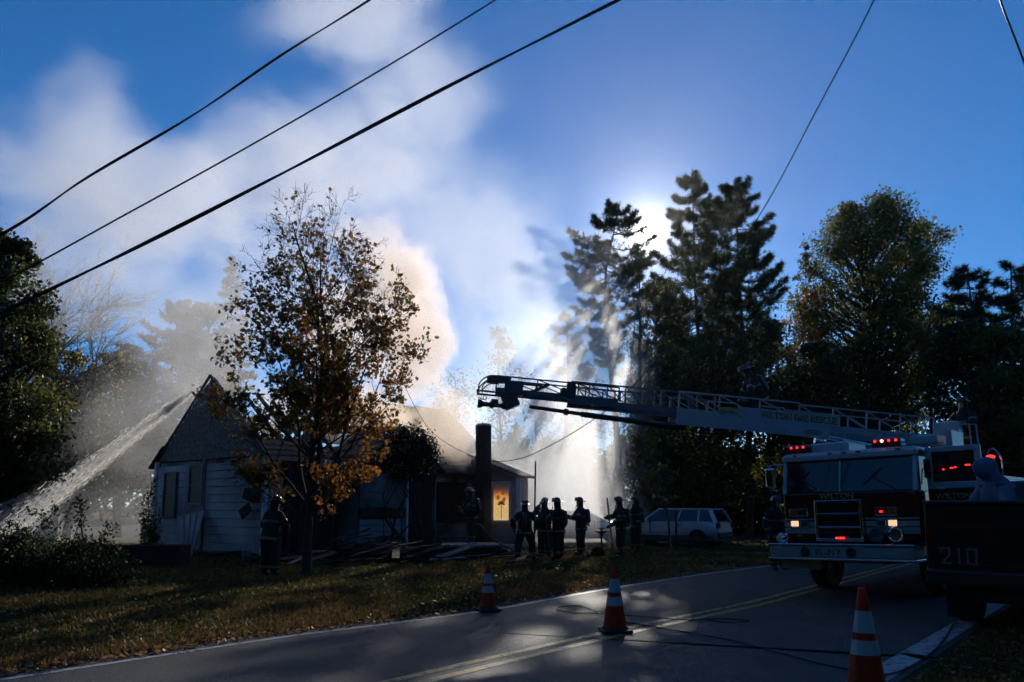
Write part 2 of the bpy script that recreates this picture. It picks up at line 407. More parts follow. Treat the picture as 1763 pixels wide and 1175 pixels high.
def prof_at(prof, z):
    zs = [p[0] for p in prof]; rs = [p[1] for p in prof]; return np.interp(z, zs, rs)
def px_tree(px, Y, prof):
    """(base x, y) and crown profile in metres from a silhouette measured on the photograph"""
    b = P(px, 872, Y); out = sorted((P(px, py, Y).z, hw * Y / FP) for py, hw in prof)
    return (b.x, Y, 0), out
def conifer(name, px, Y, prof, label, seed, nb=95, tufts=26, needles=10, nl=0.31, trunk_r=0.24, m=None, bare=1.0, lean=None, group=None, up=0.24, th=None):
    loc, pr = px_tree(px, Y, prof); rng = np.random.default_rng(seed)
    zb, zt = pr[0][0], pr[-1][0]
    root = thing(name, loc, label, 'tree', group=group)
    pts = [Vector((0, 0, 0))]; nseg = 9
    lean = lean or [(rng.normal() * 0.15, rng.normal() * 0.15) for _ in range(3)]
    def axis(z):
        t = z / zt; a = np.interp(t, np.linspace(0, 1, len(lean) + 1), [0] + [q[0] for q in lean]); b = np.interp(t, np.linspace(0, 1, len(lean) + 1), [0] + [q[1] for q in lean])
        return Vector((a, b, z))
    pts = [axis(zt * i / nseg) for i in range(nseg + 1)]
    tb = MB(); tb.tube(pts, [trunk_r * (1 - 0.93 * i / nseg) for i in range(nseg + 1)], 8)
    CC = []; DD = []
    for i in range(nb):
        z = zb + (zt - zb) * (i + rng.random()) / nb; a = rng.random() * 6.283 if i % 2 else (i * 2.4) % 6.283
        r = prof_at(pr, z) * rng.uniform(0.6, 1.12)
        if rng.random() > bare: continue
        o = axis(z * 0.985); d = Vector((math.cos(a), math.sin(a), 0)); k = 4
        bp = [o + d * r * t + Vector((0, 0, r * (up * t * t - 0.12 * math.sin(t * 3.1)))) for t in np.linspace(0, 1, k + 1)]
        tb.tube(bp, [0.018 + 0.03 * r / 3 * (1 - j / (k + .5)) for j in range(k + 1)], 4, cap=False)
        nt_ = max(6, int(tufts * 1.35 * (0.35 + r / 3.0)))
        t = 0.22 + 0.8 * rng.random(nt_) ** 0.75
        B = np.array([tuple(q) for q in bp]); idx = np.clip(t * k, 0, k - 1e-3); ii = idx.astype(int); fr = (idx - ii)[:, None]
        base = B[ii] * (1 - fr) + B[np.minimum(ii + 1, k)] * fr
        lat = rng.normal(size=(nt_, 3)) * np.array([1, 1, 0.35]) * (0.30 * r * (1.15 - t))[:, None] * 0.6
        CC.append(base + lat); dd = np.array([d.x, d.y, 0.45])[None, :] + lat * 0.8; DD.append(dd)
    Cc = np.concatenate(CC); D = np.concatenate(DD); n = len(Cc)
    Cn = np.repeat(Cc, needles, 0); Dn = np.repeat(D, needles, 0) / (np.linalg.norm(np.repeat(D, needles, 0), axis=1)[:, None] + 1e-6)
    Dn = Dn * 0.5 + rnd_unit(rng, len(Cn)); Dn /= np.linalg.norm(Dn, axis=1)[:, None]
    S_ = np.cross(Dn, rnd_unit(rng, len(Cn))); S_ /= np.linalg.norm(S_, axis=1)[:, None]
    L = nl * rng.uniform(0.7, 1.2, len(Cn))[:, None]; wv = 0.15 * L
    Vv = np.stack([Cn - S_ * wv * 0.5, Cn + S_ * wv * 0.5, Cn + Dn * L], 1).reshape(-1, 3)
    tb.build('trunk', M_BARK, root, smooth=True)
    npmesh('crown', Vv, np.arange(len(Vv)).reshape(-1, 3), m or M_NEEDLE, root, kind='stuff')
    return root
def broadleaf(name, px, Y, prof, label, seed, clumps=70, per=220, size=0.16, m=None, trunk_r=0.2, group=None, spread=0.55, fill=0.55, mix=None, trunk_px=None, squash=1.0):
    loc, pr = px_tree(px, Y, prof); rng = np.random.default_rng(seed)
    zb, zt = pr[0][0], pr[-1][0]; root = thing(name, loc, label, 'tree', group=group)
    tb = MB(); fork = max(0.8, zb * 0.9 if zb > 1.5 else zt * 0.25); sway = rng.normal(size=4) * 0.25
    top = Vector((sway[0], sway[1], zb + (zt - zb) * 0.8))
    ax = lambda t: Vector((sway[0] * t + 0.2 * math.sin(t * 5 + sway[2]), sway[1] * t + .15 * math.sin(t * 4 + sway[3]), top.z * t))
    tb.tube([ax(i / 8) for i in range(9)], [trunk_r * (1 - 0.8 * i / 8) for i in range(9)], 8)
    CC = []; SS = []
    for i in range(clumps):
        z = zb + (zt - zb) * rng.random() ** 0.9; r = prof_at(pr, z); a = rng.random() * 6.283
        rr = r * (fill + (1 - fill) * rng.random() ** 0.5) * rng.uniform(0.75, 1.05)
        c = Vector((math.cos(a) * rr, math.sin(a) * rr * squash, z)); sg = spread * (0.6 + 0.7 * rng.random()) * min(1.2, 0.35 + r / 3)
        s = ax(min(1, max(fork, z - 0.6 * rr - 0.5) / top.z)); mid = s.lerp(c, 0.5) + Vector((0, 0, -0.12 * rr))
        q = spline([s, mid, c], 3); tb.tube(q, [max(0.012, 0.075 * trunk_r / 0.2 * (1 - 0.85 * j / (len(q) - 1))) for j in range(len(q))], 4, cap=False)
        for _ in range(2):
            e = c + Vector(rng.normal(size=3)) * sg * 1.1; tb.tube([q[-3], (q[-2] + e) / 2, e], [0.02, 0.014, 0.008], 3, cap=False)
        k = int(per * rng.uniform(0.5, 1.5)); pts = np.clip(rng.normal(size=(k, 3)), -1.7, 1.7) * np.array([sg, sg, sg * 0.7]); CC.append(pts + np.array(tuple(c)))
        SS.append(np.full(k, rng.random()))
    Cc = np.concatenate(CC); sel = np.concatenate(SS)
    V, Fc = leaf_quads(rng, Cc, size)
    ms = [m or M_GREENLEAF]; mi = None
    if mix: ms += [q[0] for q in mix]; mi = np.zeros(len(Cc), np.int32); acc = 0
    if mix:
        u = sel * 0.75 + 0.25 * rng.random(len(Cc))
        for j, q in enumerate(mix): mi[(u > acc) & (u < acc + q[1])] = j + 1; acc += q[1]
    tb.build('trunk', M_BARK, root, smooth=True)
    npmesh('crown', V, Fc, ms, root, mi=mi, kind='stuff')
    return root

GP = 'tall pines behind the firefighters'
conifer('pine_tree', 1072, 45, [(345, 14), (372, 55), (405, 84), (450, 92), (500, 78), (545, 58), (590, 38), (640, 22)], 'tall pine with a thin crown lit through by the sun', 11, nb=92, tufts=42, bare=0.85, lean=[(-0.2, 0), (-0.6, 0), (-0.9, 0), (0.2, 0)], group=GP)
conifer('pine_tree', 1106, 43.5, [(425, 16), (450, 38), (490, 40), (540, 28), (620, 26), (700, 14)], 'slender straight pine trunk just right of the sun with few branches', 12, nb=46, tufts=22, bare=0.7, lean=[(0, 0), (0.1, 0), (0.1, 0)], group=GP)
conifer('pine_tree', 1204, 46, [(290, 6), (318, 34), (350, 46), (400, 62), (460, 70), (520, 84), (590, 92), (660, 95), (720, 80)], 'tallest pine with its pointed dense crown against blue sky', 13, nb=120, tufts=58, group=GP)
conifer('pine_tree', 1290, 44, [(303, 14), (328, 46), (370, 58), (420, 62), (470, 84), (520, 76), (580, 72), (640, 84), (720, 80)], 'broad flat topped pine crossed by the overhead wire', 14, nb=120, tufts=58, group=GP)
conifer('pine_tree', 978, 52, [(535, 10), (560, 30), (600, 42), (650, 38)], 'low pine limb mass fading into smoke left of the sunlit pine', 15, nb=40, tufts=16, group=GP)
broadleaf('oak_tree', 1520, 42, [(347, 18), (375, 66), (410, 88), (450, 112), (500, 128), (560, 130), (640, 122), (720, 90)], 'large rounded olive green oak against the blue sky', 21, clumps=240, per=240, size=0.17, m=M_OLIVE, trunk_r=0.3, mix=[(M_GREENLEAF, 0.4)], spread=0.44, fill=.35)
broadleaf('oak_tree', 1612, 44, [(385, 12), (410, 42), (450, 52), (520, 55), (600, 50), (660, 30)], 'oak shoulder lobe sloping down right of the large rounded oak', 22, clumps=50, per=190, size=0.17, m=M_OLIVE, mix=[(M_GREENLEAF, 0.5)])
broadleaf('maple_tree', 1400, 41, [(505, 14), (540, 32), (600, 40), (670, 38), (740, 30)], 'small orange maple between the pines and the large oak', 23, clumps=45, per=150, size=0.16, m=M_ORANGE, mix=[(M_OLIVE, 0.5)], trunk_r=0.12)
broadleaf('birch_tree', 1402, 43, [(425, 8), (450, 18), (480, 16), (510, 12), (560, 20)], 'thin drooping birch sprays left of the large oak', 24, clumps=14, per=70, size=0.15, m=M_OLIVE, trunk_r=0.08, spread=0.3)
conifer('pine_tree', 1698, 36, [(455, 14), (480, 36), (520, 60), (580, 74), (660, 70), (740, 70)], 'dark layered pine at the right beyond the ladder truck', 25, nb=90, tufts=24, up=0.15)
conifer('pine_tree', 1765, 34, [(452, 20), (480, 44), (540, 62), (640, 70), (760, 70)], 'dark pine cut by the right edge of the view', 26, nb=90, tufts=24, up=0.15)
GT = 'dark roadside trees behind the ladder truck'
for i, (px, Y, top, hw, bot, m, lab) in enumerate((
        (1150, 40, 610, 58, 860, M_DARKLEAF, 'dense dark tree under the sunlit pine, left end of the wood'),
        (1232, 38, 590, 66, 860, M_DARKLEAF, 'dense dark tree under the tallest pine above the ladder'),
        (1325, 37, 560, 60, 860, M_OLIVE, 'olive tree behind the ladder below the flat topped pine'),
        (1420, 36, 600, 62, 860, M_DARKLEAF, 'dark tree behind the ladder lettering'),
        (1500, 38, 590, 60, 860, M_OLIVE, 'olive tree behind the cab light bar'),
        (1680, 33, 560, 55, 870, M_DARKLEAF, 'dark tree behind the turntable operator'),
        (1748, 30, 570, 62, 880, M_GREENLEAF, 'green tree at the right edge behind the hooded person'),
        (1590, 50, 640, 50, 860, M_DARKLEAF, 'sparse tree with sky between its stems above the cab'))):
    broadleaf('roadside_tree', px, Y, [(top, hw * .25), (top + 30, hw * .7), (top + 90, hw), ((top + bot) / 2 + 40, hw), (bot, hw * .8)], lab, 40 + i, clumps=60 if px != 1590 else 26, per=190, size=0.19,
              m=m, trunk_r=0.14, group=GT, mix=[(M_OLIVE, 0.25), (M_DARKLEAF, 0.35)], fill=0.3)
broadleaf('sapling', 1112, 33, [(725, 6), (745, 20), (800, 24), (860, 22), (900, 10)], 'sapling with yellowish leaves at the edge of the smoke under the ladder', 61, clumps=34, per=60, size=0.13, m=M_OLIVE, mix=[(M_BROWNL, .2)], trunk_r=0.05, spread=0.25)
broadleaf('sapling', 1146, 27, [(790, 6), (810, 20), (850, 26), (872, 16)], 'small staked sapling with yellow leaves in front of the silver wagon', 62, clumps=12, per=20, size=0.10, m=M_YELLOW, mix=[(M_OLIVE, .6)], trunk_r=0.035, spread=0.16)
broadleaf('roadside_tree', 1143, 55, [(488, 14), (530, 40), (620, 52), (760, 52), (860, 50)], 'backlit tree filling the gap between the sunlit pine and the tallest pine', 64, clumps=130, per=210, size=0.22, m=M_OLIVE, mix=[(M_DARKLEAF, .4)], spread=.5)
GB = 'far trees fading in the smoke'
for i, (px, Y, top, hw, lab) in enumerate(((862, 62, 575, 40, 'far tree whose top shows through smoke above the ladder tip'), (925, 66, 665, 40, 'far tree in smoke right of the ladder tip'),
        (1012, 64, 640, 34, 'far tree in smoke behind the sunlit pine trunks'), (790, 70, 630, 50, 'far tree hidden in smoke above the chimney'))):
    broadleaf('far_tree', px, Y, [(top, 10), (top + 30, hw * .8), (top + 100, hw), (860, hw * .8)], lab, 70 + i, clumps=20, per=110, size=0.26, m=M_GREENLEAF, group=GB, spread=0.8)
# left side
broadleaf('maple_tree', -38, 20, [(405, 22), (440, 50), (480, 62), (520, 96), (580, 126), (640, 138), (700, 132), (760, 134), (810, 110), (856, 50)], 'leafy green maple filling the left edge', 80, clumps=150, per=260, size=0.12, m=M_GREENLEAF, mix=[(M_OLIVE, .25), (M_DARKLEAF, .4)], spread=0.30, fill=0.5, trunk_r=0.2)
GL = 'smoke veiled trees left of the house'
conifer('pine_tree', 285, 46, [(514, 14), (535, 38), (570, 52), (610, 80), (660, 100), (730, 110), (800, 100)], 'bushy pine fading into smoke left of the roof peak', 81, nb=110, tufts=28, group=GL)
conifer('spruce_tree', 382, 50, [(438, 2), (470, 14), (520, 28), (580, 42), (660, 56)], 'pale pointed spruce ghosted by smoke left of the maple', 82, nb=90, tufts=16, m=M_NEEDLE2, group=GL, up=-0.1)
conifer('pine_tree', 205, 40, [(590, 16), (620, 40), (680, 60), (760, 60), (840, 60)], 'dark pine in the shade between left maple and bushy pine', 83, nb=90, tufts=28, group=GL)
broadleaf('roadside_tree', 120, 36, [(615, 20), (650, 60), (720, 75), (860, 70)], 'dark leafy tree low between the left maple and the water jet', 84, clumps=60, per=170, size=0.18, m=M_DARKLEAF, group=GL)
broadleaf('roadside_tree', 345, 52, [(520, 12), (560, 36), (640, 46), (760, 46)], 'smoke veiled leafy tree just left of the pale spruce', 85, clumps=50, per=150, size=0.24, m=M_GREENLEAF, group=GL)

# far wood closing the horizon
def woods():
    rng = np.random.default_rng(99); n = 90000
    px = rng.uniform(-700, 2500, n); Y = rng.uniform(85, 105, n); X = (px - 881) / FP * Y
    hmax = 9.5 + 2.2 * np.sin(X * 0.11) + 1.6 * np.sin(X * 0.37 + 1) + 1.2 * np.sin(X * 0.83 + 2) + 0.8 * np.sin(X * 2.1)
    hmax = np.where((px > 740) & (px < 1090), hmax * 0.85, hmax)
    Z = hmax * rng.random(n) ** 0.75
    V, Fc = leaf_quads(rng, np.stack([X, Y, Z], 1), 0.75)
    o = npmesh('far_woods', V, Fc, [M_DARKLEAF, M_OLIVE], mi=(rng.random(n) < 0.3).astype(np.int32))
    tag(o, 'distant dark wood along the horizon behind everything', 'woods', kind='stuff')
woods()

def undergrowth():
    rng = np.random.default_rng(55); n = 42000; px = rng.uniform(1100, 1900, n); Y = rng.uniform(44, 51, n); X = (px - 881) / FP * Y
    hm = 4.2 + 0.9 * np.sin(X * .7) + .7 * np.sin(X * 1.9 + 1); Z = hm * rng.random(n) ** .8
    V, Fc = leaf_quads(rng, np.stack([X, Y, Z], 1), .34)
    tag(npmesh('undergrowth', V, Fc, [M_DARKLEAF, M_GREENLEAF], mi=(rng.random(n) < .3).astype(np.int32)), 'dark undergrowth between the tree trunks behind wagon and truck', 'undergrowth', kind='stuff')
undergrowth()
def skylight_blocker():
    """unseen ring of leaves added behind and beside the camera to hold back skylight"""
    rng = np.random.default_rng(98); n = 60000; a = rng.uniform(R(62), R(298), n); r = rng.uniform(20, 27, n)
    X = np.sin(a) * r; Y = np.cos(a) * r + 2; top = 13 + 2.0 * np.sin(a * 9) + 1.5 * np.sin(a * 23)
    Z = top * rng.random(n) ** 0.85
    # the ring is unbroken, also across the road
    V, Fc = leaf_quads(rng, np.stack([X, Y, Z], 1), 0.95)
    o = npmesh('skylight_blocker_woods', V, Fc, [M_DARKLEAF, M_OLIVE], mi=(rng.random(n) < 0.3).astype(np.int32))
    tag(o, 'unseen dark wood added behind the camera to block skylight', 'woods', kind='stuff')
skylight_blocker()
# ================================================================ SMOKE
def smoke(name, lo, hi, blobs, label, col=(0.9, 0.9, 0.92), g=0.55, nscale=0.35, thr=(0.35, 0.75), detail=5, stretch=(1, 1, 1), step=1.0, warp=1.2, absorb=None, erode=None):
    """box of air whose density is the sum of soft blobs (centre, radii, density, rot_z, rot_y) broken up by noise"""
    mb = MB(); c = [(a + b) / 2 for a, b in zip(lo, hi)]; d = [b - a for a, b in zip(lo, hi)]; mb.box((0, 0, 0), d)
    m = bpy.data.materials.new(name + '_air'); m.use_nodes = True; t = m.node_tree; n = t.nodes; n.clear()
    out = n.new('ShaderNodeOutputMaterial'); pv = n.new('ShaderNodeVolumePrincipled')
    pv.inputs['Color'].default_value = (*col, 1); pv.inputs['Anisotropy'].default_value = g
    if absorb: pv.inputs['Absorption Color'].default_value = (*absorb, 1)
    geo = n.new('ShaderNodeNewGeometry'); pos = geo.outputs['Position']
    def M(op, a, b=None, c=None, clamp=False):
        x = n.new('ShaderNodeMath'); x.operation = op; x.use_clamp = clamp
        for i, q in enumerate((a, b, c)):
            if q is None: continue
            if isinstance(q, (int, float)): x.inputs[i].default_value = q
            else: link(t, q, x.inputs[i])
        return x.outputs[0]
    def VM(op, a, b=None, s=None):
        x = n.new('ShaderNodeVectorMath'); x.operation = op
        for i, q in enumerate((a, b)):
            if q is None: continue
            if isinstance(q, (tuple, list)): x.inputs[i].default_value = q
            else: link(t, q, x.inputs[i])
        if s is not None: x.inputs['Scale'].default_value = s
        return x.outputs['Value'] if op == 'LENGTH' else x.outputs[0]
    # slow warp of the place makes the edges billow
    wn = n.new('ShaderNodeTexNoise'); wn.inputs['Scale'].default_value = nscale * 0.55; wn.inputs['Detail'].default_value = 2
    link(t, pos, wn.inputs['Vector'])
    wv = VM('SCALE', VM('SUBTRACT', wn.outputs['Color'], (0.5, 0.5, 0.5)), s=warp * 2)
    wp = VM('ADD', pos, wv)
    tot = None
    for b in blobs:
        cc, rr, dens = b[0], b[1], b[2]; rz = b[3] if len(b) > 3 else 0; ry = b[4] if len(b) > 4 else 0
        mp = n.new('ShaderNodeMapping'); mp.vector_type = 'TEXTURE'; mp.inputs['Location'].default_value = cc
        mp.inputs['Rotation'].default_value = (0, ry, rz); mp.inputs['Scale'].default_value = rr
        link(t, wp, mp.inputs[0]); L = VM('LENGTH', mp.outputs[0])
        mr = n.new('ShaderNodeMapRange'); mr.interpolation_type = 'SMOOTHSTEP'; mr.inputs[1].default_value = 1.0; mr.inputs[2].default_value = b[5] if len(b) > 5 else 0.3
        mr.inputs[3].default_value = 0; mr.inputs[4].default_value = 1; link(t, L, mr.inputs[0])
        dn = M('MULTIPLY', mr.outputs[0], dens)
        tot = dn if tot is None else M('ADD', tot, dn); shp = mr.outputs[0] if tot is dn else M('MAXIMUM', shp, mr.outputs[0])
    nz = n.new('ShaderNodeTexNoise'); nz.inputs['Scale'].default_value = nscale; nz.inputs['Detail'].default_value = detail; nz.inputs['Roughness'].default_value = 0.70
    mp = n.new('ShaderNodeMapping'); mp.inputs['Scale'].default_value = stretch; mp.inputs['Rotation'].default_value = (0, R(-38), 0) if stretch != (1, 1, 1) else (0, 0, 0)
    link(t, wp, mp.inputs[0]); link(t, mp.outputs[0], nz.inputs['Vector'])
    mr = n.new('ShaderNodeMapRange'); mr.interpolation_type = 'SMOOTHSTEP'; mr.inputs[1].default_value = thr[0]; mr.inputs[2].default_value = thr[1]
    mr.inputs[3].default_value = thr[2] if len(thr) > 2 else 0.0; mr.inputs[4].default_value = 1; link(t, nz.outputs['Fac'], mr.inputs[0])
    if erode:   # near a blob's rim only the densest billows survive
        th = M('MULTIPLY_ADD', shp, -(erode[0] - erode[1]), erode[0]); mr.inputs[3].default_value = erode[3]
        link(t, M('SUBTRACT', th, erode[2]), mr.inputs[1]); link(t, M('ADD', th, erode[2]), mr.inputs[2])
    link(t, M('MULTIPLY', tot, mr.outputs[0]), pv.inputs['Density']); link(t, pv.outputs[0], out.inputs['Volume'])
    try: m.cycles.volume_step_rate = step
    except Exception: pass
    o = mb.build(name, m, loc=c); tag(o, label, 'smoke', kind='stuff')
    return o
def pb(px, py, Y, rpx, rpy, ry, dens, rz=0, roty=0, soft=0.3):
    c = P(px, py, Y); s = Y / FP
    return (tuple(c), (rpx * s, ry, rpy * s), dens, rz, roty, soft)
# thick column out of the burning roof
smoke('smoke', (-12.5, 26, 2.5), (2.5, 35.5, 14.5), [
    pb(640, 730, 30, 130, 95, 2.4, .75), pb(715, 600, 30.5, 100, 160, 2.4, .75), pb(690, 480, 31, 100, 100, 2.0, .7), pb(640, 420, 31, 110, 80, 1.8, .35), pb(600, 580, 31, 140, 150, 2.2, .5),
    pb(765, 730, 31, 80, 110, 2.0, 0.45), pb(500, 705, 30.5, 105, 90, 1.8, .42), pb(420, 650, 30, 60, 60, 1.3, .08)],
    'dense peach white smoke column boiling out of the burning roof', nscale=0.95, thr=(0.38, 0.58), g=0.5, col=(0.97, 0.85, 0.73), detail=9, warp=.9, step=0.4, erode=(.67, .34, .06, 0))
# wide thin cloud drifting up and left
smoke('smoke', (-25, 26.5, 3), (7, 34, 25), [
    pb(560, 300, 30, 340, 210, 3, .27), pb(260, 320, 30, 360, 170, 3, .25, 0, R(20)), pb(720, 170, 30, 190, 190, 2.6, .18), pb(600, 30, 30, 240, 130, 2.4, .22), pb(150, 450, 30, 330, 200, 3, .20),
    pb(830, 420, 30, 200, 240, 2.4, .20), pb(30, 290, 30, 250, 110, 2.4, .14), pb(480, 520, 30, 300, 180, 2.6, .16), pb(930, 480, 31, 180, 170, 2.6, .05), pb(140, 170, 30, 120, 120, 2, .14), pb(830, 620, 31, 160, 140, 2.4, .10)],
    'thin white smoke cloud drifting across the sky to the left', nscale=0.5, thr=(0.38, 0.64, .26), g=0.42, detail=10, stretch=(0.6, .3, 1.3), warp=1.6, step=0.5, erode=(.62, .36, .19, .03))
# veil right of the house where the sun rays show, and grey pall left of the house
smoke('smoke', (-5.5, 27, 0.05), (11, 43, 15), [
    pb(915, 750, 33, 210, 250, 3.5, .17), pb(1010, 700, 35, 150, 290, 4, .17), pb(960, 560, 37, 170, 200, 4.5, .05), pb(940, 890, 32, 190, 110, 4, .26)],
    'pale smoke veil streaked by sun rays right of the chimney', nscale=0.45, thr=(0.25, 0.62, .4), g=0.6, detail=5, warp=1.0)
smoke('smoke', (-24, 29.5, 0.05), (-8, 42, 12), [
    pb(250, 720, 34, 190, 170, 4, .08), pb(330, 600, 34, 130, 160, 3.5, .10), pb(200, 880, 33, 200, 80, 4, .06)],
    'grey shaded smoke hanging left of the house', nscale=0.35, thr=(0.3, 0.65, .2), g=0.5, detail=4, warp=1.2)
# thin haze box added over everything so that glare spreads round the sun
mb = MB(); mb.box((0, 0, 0), (300, 330, 41)); hm_ = bpy.data.materials.new('haze_air'); hm_.use_nodes = True; n_ = hm_.node_tree.nodes; n_.clear()
o_ = n_.new('ShaderNodeOutputMaterial'); v_ = n_.new('ShaderNodeVolumePrincipled'); v_.inputs['Color'].default_value = (.95, .95, .95, 1); v_.inputs['Anisotropy'].default_value = .8; v_.inputs['Density'].default_value = .00012
hm_.node_tree.links.new(v_.outputs[0], o_.inputs['Volume']); tag(mb.build('haze', hm_, loc=(0, 40, 19.5)), 'thin haze added over the whole place for glare round the sun', 'haze', kind='stuff')
# ================================================================ HOUSE
random.seed(7)
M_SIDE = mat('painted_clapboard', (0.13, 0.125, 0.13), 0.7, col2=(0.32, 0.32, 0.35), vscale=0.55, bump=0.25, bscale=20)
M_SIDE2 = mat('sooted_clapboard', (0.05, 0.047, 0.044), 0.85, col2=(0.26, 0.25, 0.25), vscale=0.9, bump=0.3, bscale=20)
M_CHAR = mat('charred_wood', (0.012, 0.011, 0.010), 0.85, col2=(0.04, 0.036, 0.032), vscale=8, bump=1.0, bscale=24)
M_SHING = mat('weathered_shingle', (0.055, 0.052, 0.05), 0.8, var=0.5, vscale=5, bump=0.6, bscale=26)
M_SHAKE = mat('grey_gable_shingle', (0.09, 0.09, 0.09), 0.75, var=0.45, vscale=6, bump=0.6, bscale=26)
M_TRIM = mat('white_trim', (0.55, 0.55, 0.56), 0.5, var=0.15)
M_DGLASS = mat('dark_window_glass', (0.010, 0.010, 0.012), 0.35, spec=0.2)
M_CONC = mat('concrete', (0.26, 0.25, 0.24), 0.9, var=0.25, vscale=6, bump=0.4)
M_DARKIN = mat('sooty_dark_interior', (0.008, 0.008, 0.008), 0.95)  # soot and the unlit depth of rooms painted as one flat black
HA = math.atan2(0.777, 0.629)
house = thing('burning_house', (-7.84, 24.5, 0), 'white clapboard house with steep grey gable and burnt roof pouring smoke', 'house', rz=HA)
GW, HL, EV, RG = 7.15, 11.6, 3.25, 6.15
# inner shell
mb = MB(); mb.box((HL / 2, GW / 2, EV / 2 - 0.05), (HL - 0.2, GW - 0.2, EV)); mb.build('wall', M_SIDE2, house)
def boards(y0, y1, zs, m, horiz='gable', hole=None, x0=0.0, face=-1, h=0.27, base=0.0, name='siding_board'):
    h0_ = h; h = h - 0.022
    for k in range(int((zs[1] - zs[0]) / h0_)):
        z = zs[0] + h0_ * k; cut = [y0, y1]
        nmid = y0 + (y1 - y0) * random.uniform(0.3, 0.7)
        segs = [(y0, nmid), (nmid, y1)] if (y1 - y0) > 2.2 else [(y0, y1)]
        for a, b in segs:
            a += 0.004; b -= 0.004
            if hole:
                hh = [q for q in hole if q[2] < z + h / 2 < q[3] and q[0] < b and q[1] > a]
                parts = [(a, b)]
                for q in hh:
                    nn = []
                    for (c, d) in parts:
                        if q[0] > c: nn.append((c, min(d, q[0])))
                        if q[1] < d: nn.append((max(c, q[1]), d))
                        if q[0] <= c and q[1] >= d: pass
                        if q[1] < c or q[0] > d: nn = nn if nn else [(c, d)]
                    parts = [p for p in nn if p[1] - p[0] > 0.05]
            else: parts = [(a, b)]
            for (c, d) in parts:
                t = 0.012 + random.random() * 0.004; m2 = MB()
                if horiz == 'gable':   # board along y, facing -x
                    xo = x0
                    m2.add([(xo, c, z), (xo - 0.035, c, z), (xo - 0.012, c, z + h), (xo, c, z + h), (xo, d, z), (xo - 0.035, d, z), (xo - 0.012, d, z + h), (xo, d, z + h)],
                           [(0, 1, 2, 3), (7, 6, 5, 4), (1, 5, 6, 2), (0, 4, 5, 1), (3, 2, 6, 7), (0, 3, 7, 4)])
                else:                  # board along x, facing -y
                    yo = x0
                    m2.add([(c, yo, z), (c, yo - 0.035, z), (c, yo - 0.012, z + h), (c, yo, z + h), (d, yo, z), (d, yo - 0.035, z), (d, yo - 0.012, z + h), (d, yo, z + h)],
                           [(3, 2, 1, 0), (4, 5, 6, 7), (2, 6, 5, 1), (1, 5, 4, 0), (7, 6, 2, 3), (4, 7, 3, 0)])
                o = m2.build(name, m if not callable(m) else m(c, z), house)
                o.location = (0, random.uniform(-.002, .002), 0)
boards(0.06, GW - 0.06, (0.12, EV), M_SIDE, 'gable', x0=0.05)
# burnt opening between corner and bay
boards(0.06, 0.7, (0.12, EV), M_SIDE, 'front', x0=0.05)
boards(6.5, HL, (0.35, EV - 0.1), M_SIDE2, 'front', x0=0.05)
mb = MB(); mb.box((1.75, 0.0, 1.55), (2.0, 0.24, 2.7)); mb.build('burnt_opening', M_DARKIN, house)  # black slab on the wall stands in for the dark inside
for x in (0.8, 1.25, 1.85, 2.6):
    mb = MB(); mb.beam((x, -0.14, 0.1), (x + random.uniform(-.12, .3), -0.14, 2.95), 0.09, 0.12); mb.build('charred_stud', M_CHAR, house)
for y in (-0.02, GW - 0.03): MB().box((0.0, y + 0.02, EV / 2), (0.13, 0.12, EV)).build('corner_board', M_TRIM, house)
MB().box((0.012, 3.72, 1.7), (0.09, 0.12, EV - 0.1)).build('corner_board', M_SIDE2, house)
# gable shingles course by course
h = 0.24
for k in range(12):
    z = EV + h * k; half = (RG - z) / (RG - EV) * GW / 2; half2 = max(0.03, (RG - z - h) / (RG - EV) * GW / 2); cut = random.uniform(-0.5, 0.5) * half; c = GW / 2
    for a, b, a2, b2 in ((c - half, c + cut - .004, c - half2, min(c + half2, c + cut)), (c + cut + .004, c + half, max(c - half2, c + cut), c + half2)):
        if b2 - a2 < 0.02: continue
        m2 = MB(); m2.add([(0.05, a, z), (0.0, a, z), (0.03, a2, z + h), (0.05, a2, z + h), (0.05, b, z), (0.0, b, z), (0.03, b2, z + h), (0.05, b2, z + h)],
                          [(0, 1, 2, 3), (7, 6, 5, 4), (1, 5, 6, 2), (0, 4, 5, 1), (3, 2, 6, 7), (0, 3, 7, 4)])
        m2.build('shingle_course', M_SHAKE, house)
mb = MB(); mb.prism([(0.03, EV), (GW - 0.03, EV), (GW / 2, RG - .02)], (0.06, 0, 0), (0, 1, 0), (0, 0, 1), (1, 0, 0), 0.1); mb.build('gable_wall', M_SHAKE, house)
mb = MB(); mb.prism([(0.03, EV), (GW - 0.03, EV), (GW / 2, RG - .02)], (HL - 0.12, 0, 0), (0, 1, 0), (0, 0, 1), (1, 0, 0), 0.1); mb.build('gable_wall', M_SHAKE, house)
# windows of the gable wall  (y measured from the right corner)
def window(y, z, wd, ht, nm='window'):
    f = MB()
    for yy in (y - wd / 2 - .045, y + wd / 2 + .045): f.box((-0.02, yy, z), (0.11, 0.09, ht + 0.18))
    for zz in (z - ht / 2 - .045, z + ht / 2 + .045): f.box((-0.02, y, zz), (0.112, wd, 0.09))
    o = f.build(nm, M_SIDE2, house, bev=0.008)
    MB().box((-0.0, y, z), (0.07, wd, ht)).build('pane', M_DGLASS, o)
    MB().box((-0.03, y, z), (0.03, wd, 0.04)).build('sash_bar', M_SIDE2, o)
window(6.0, 2.0, 0.75, 1.5); window(4.2, 2.35, 0.8, 1.25)
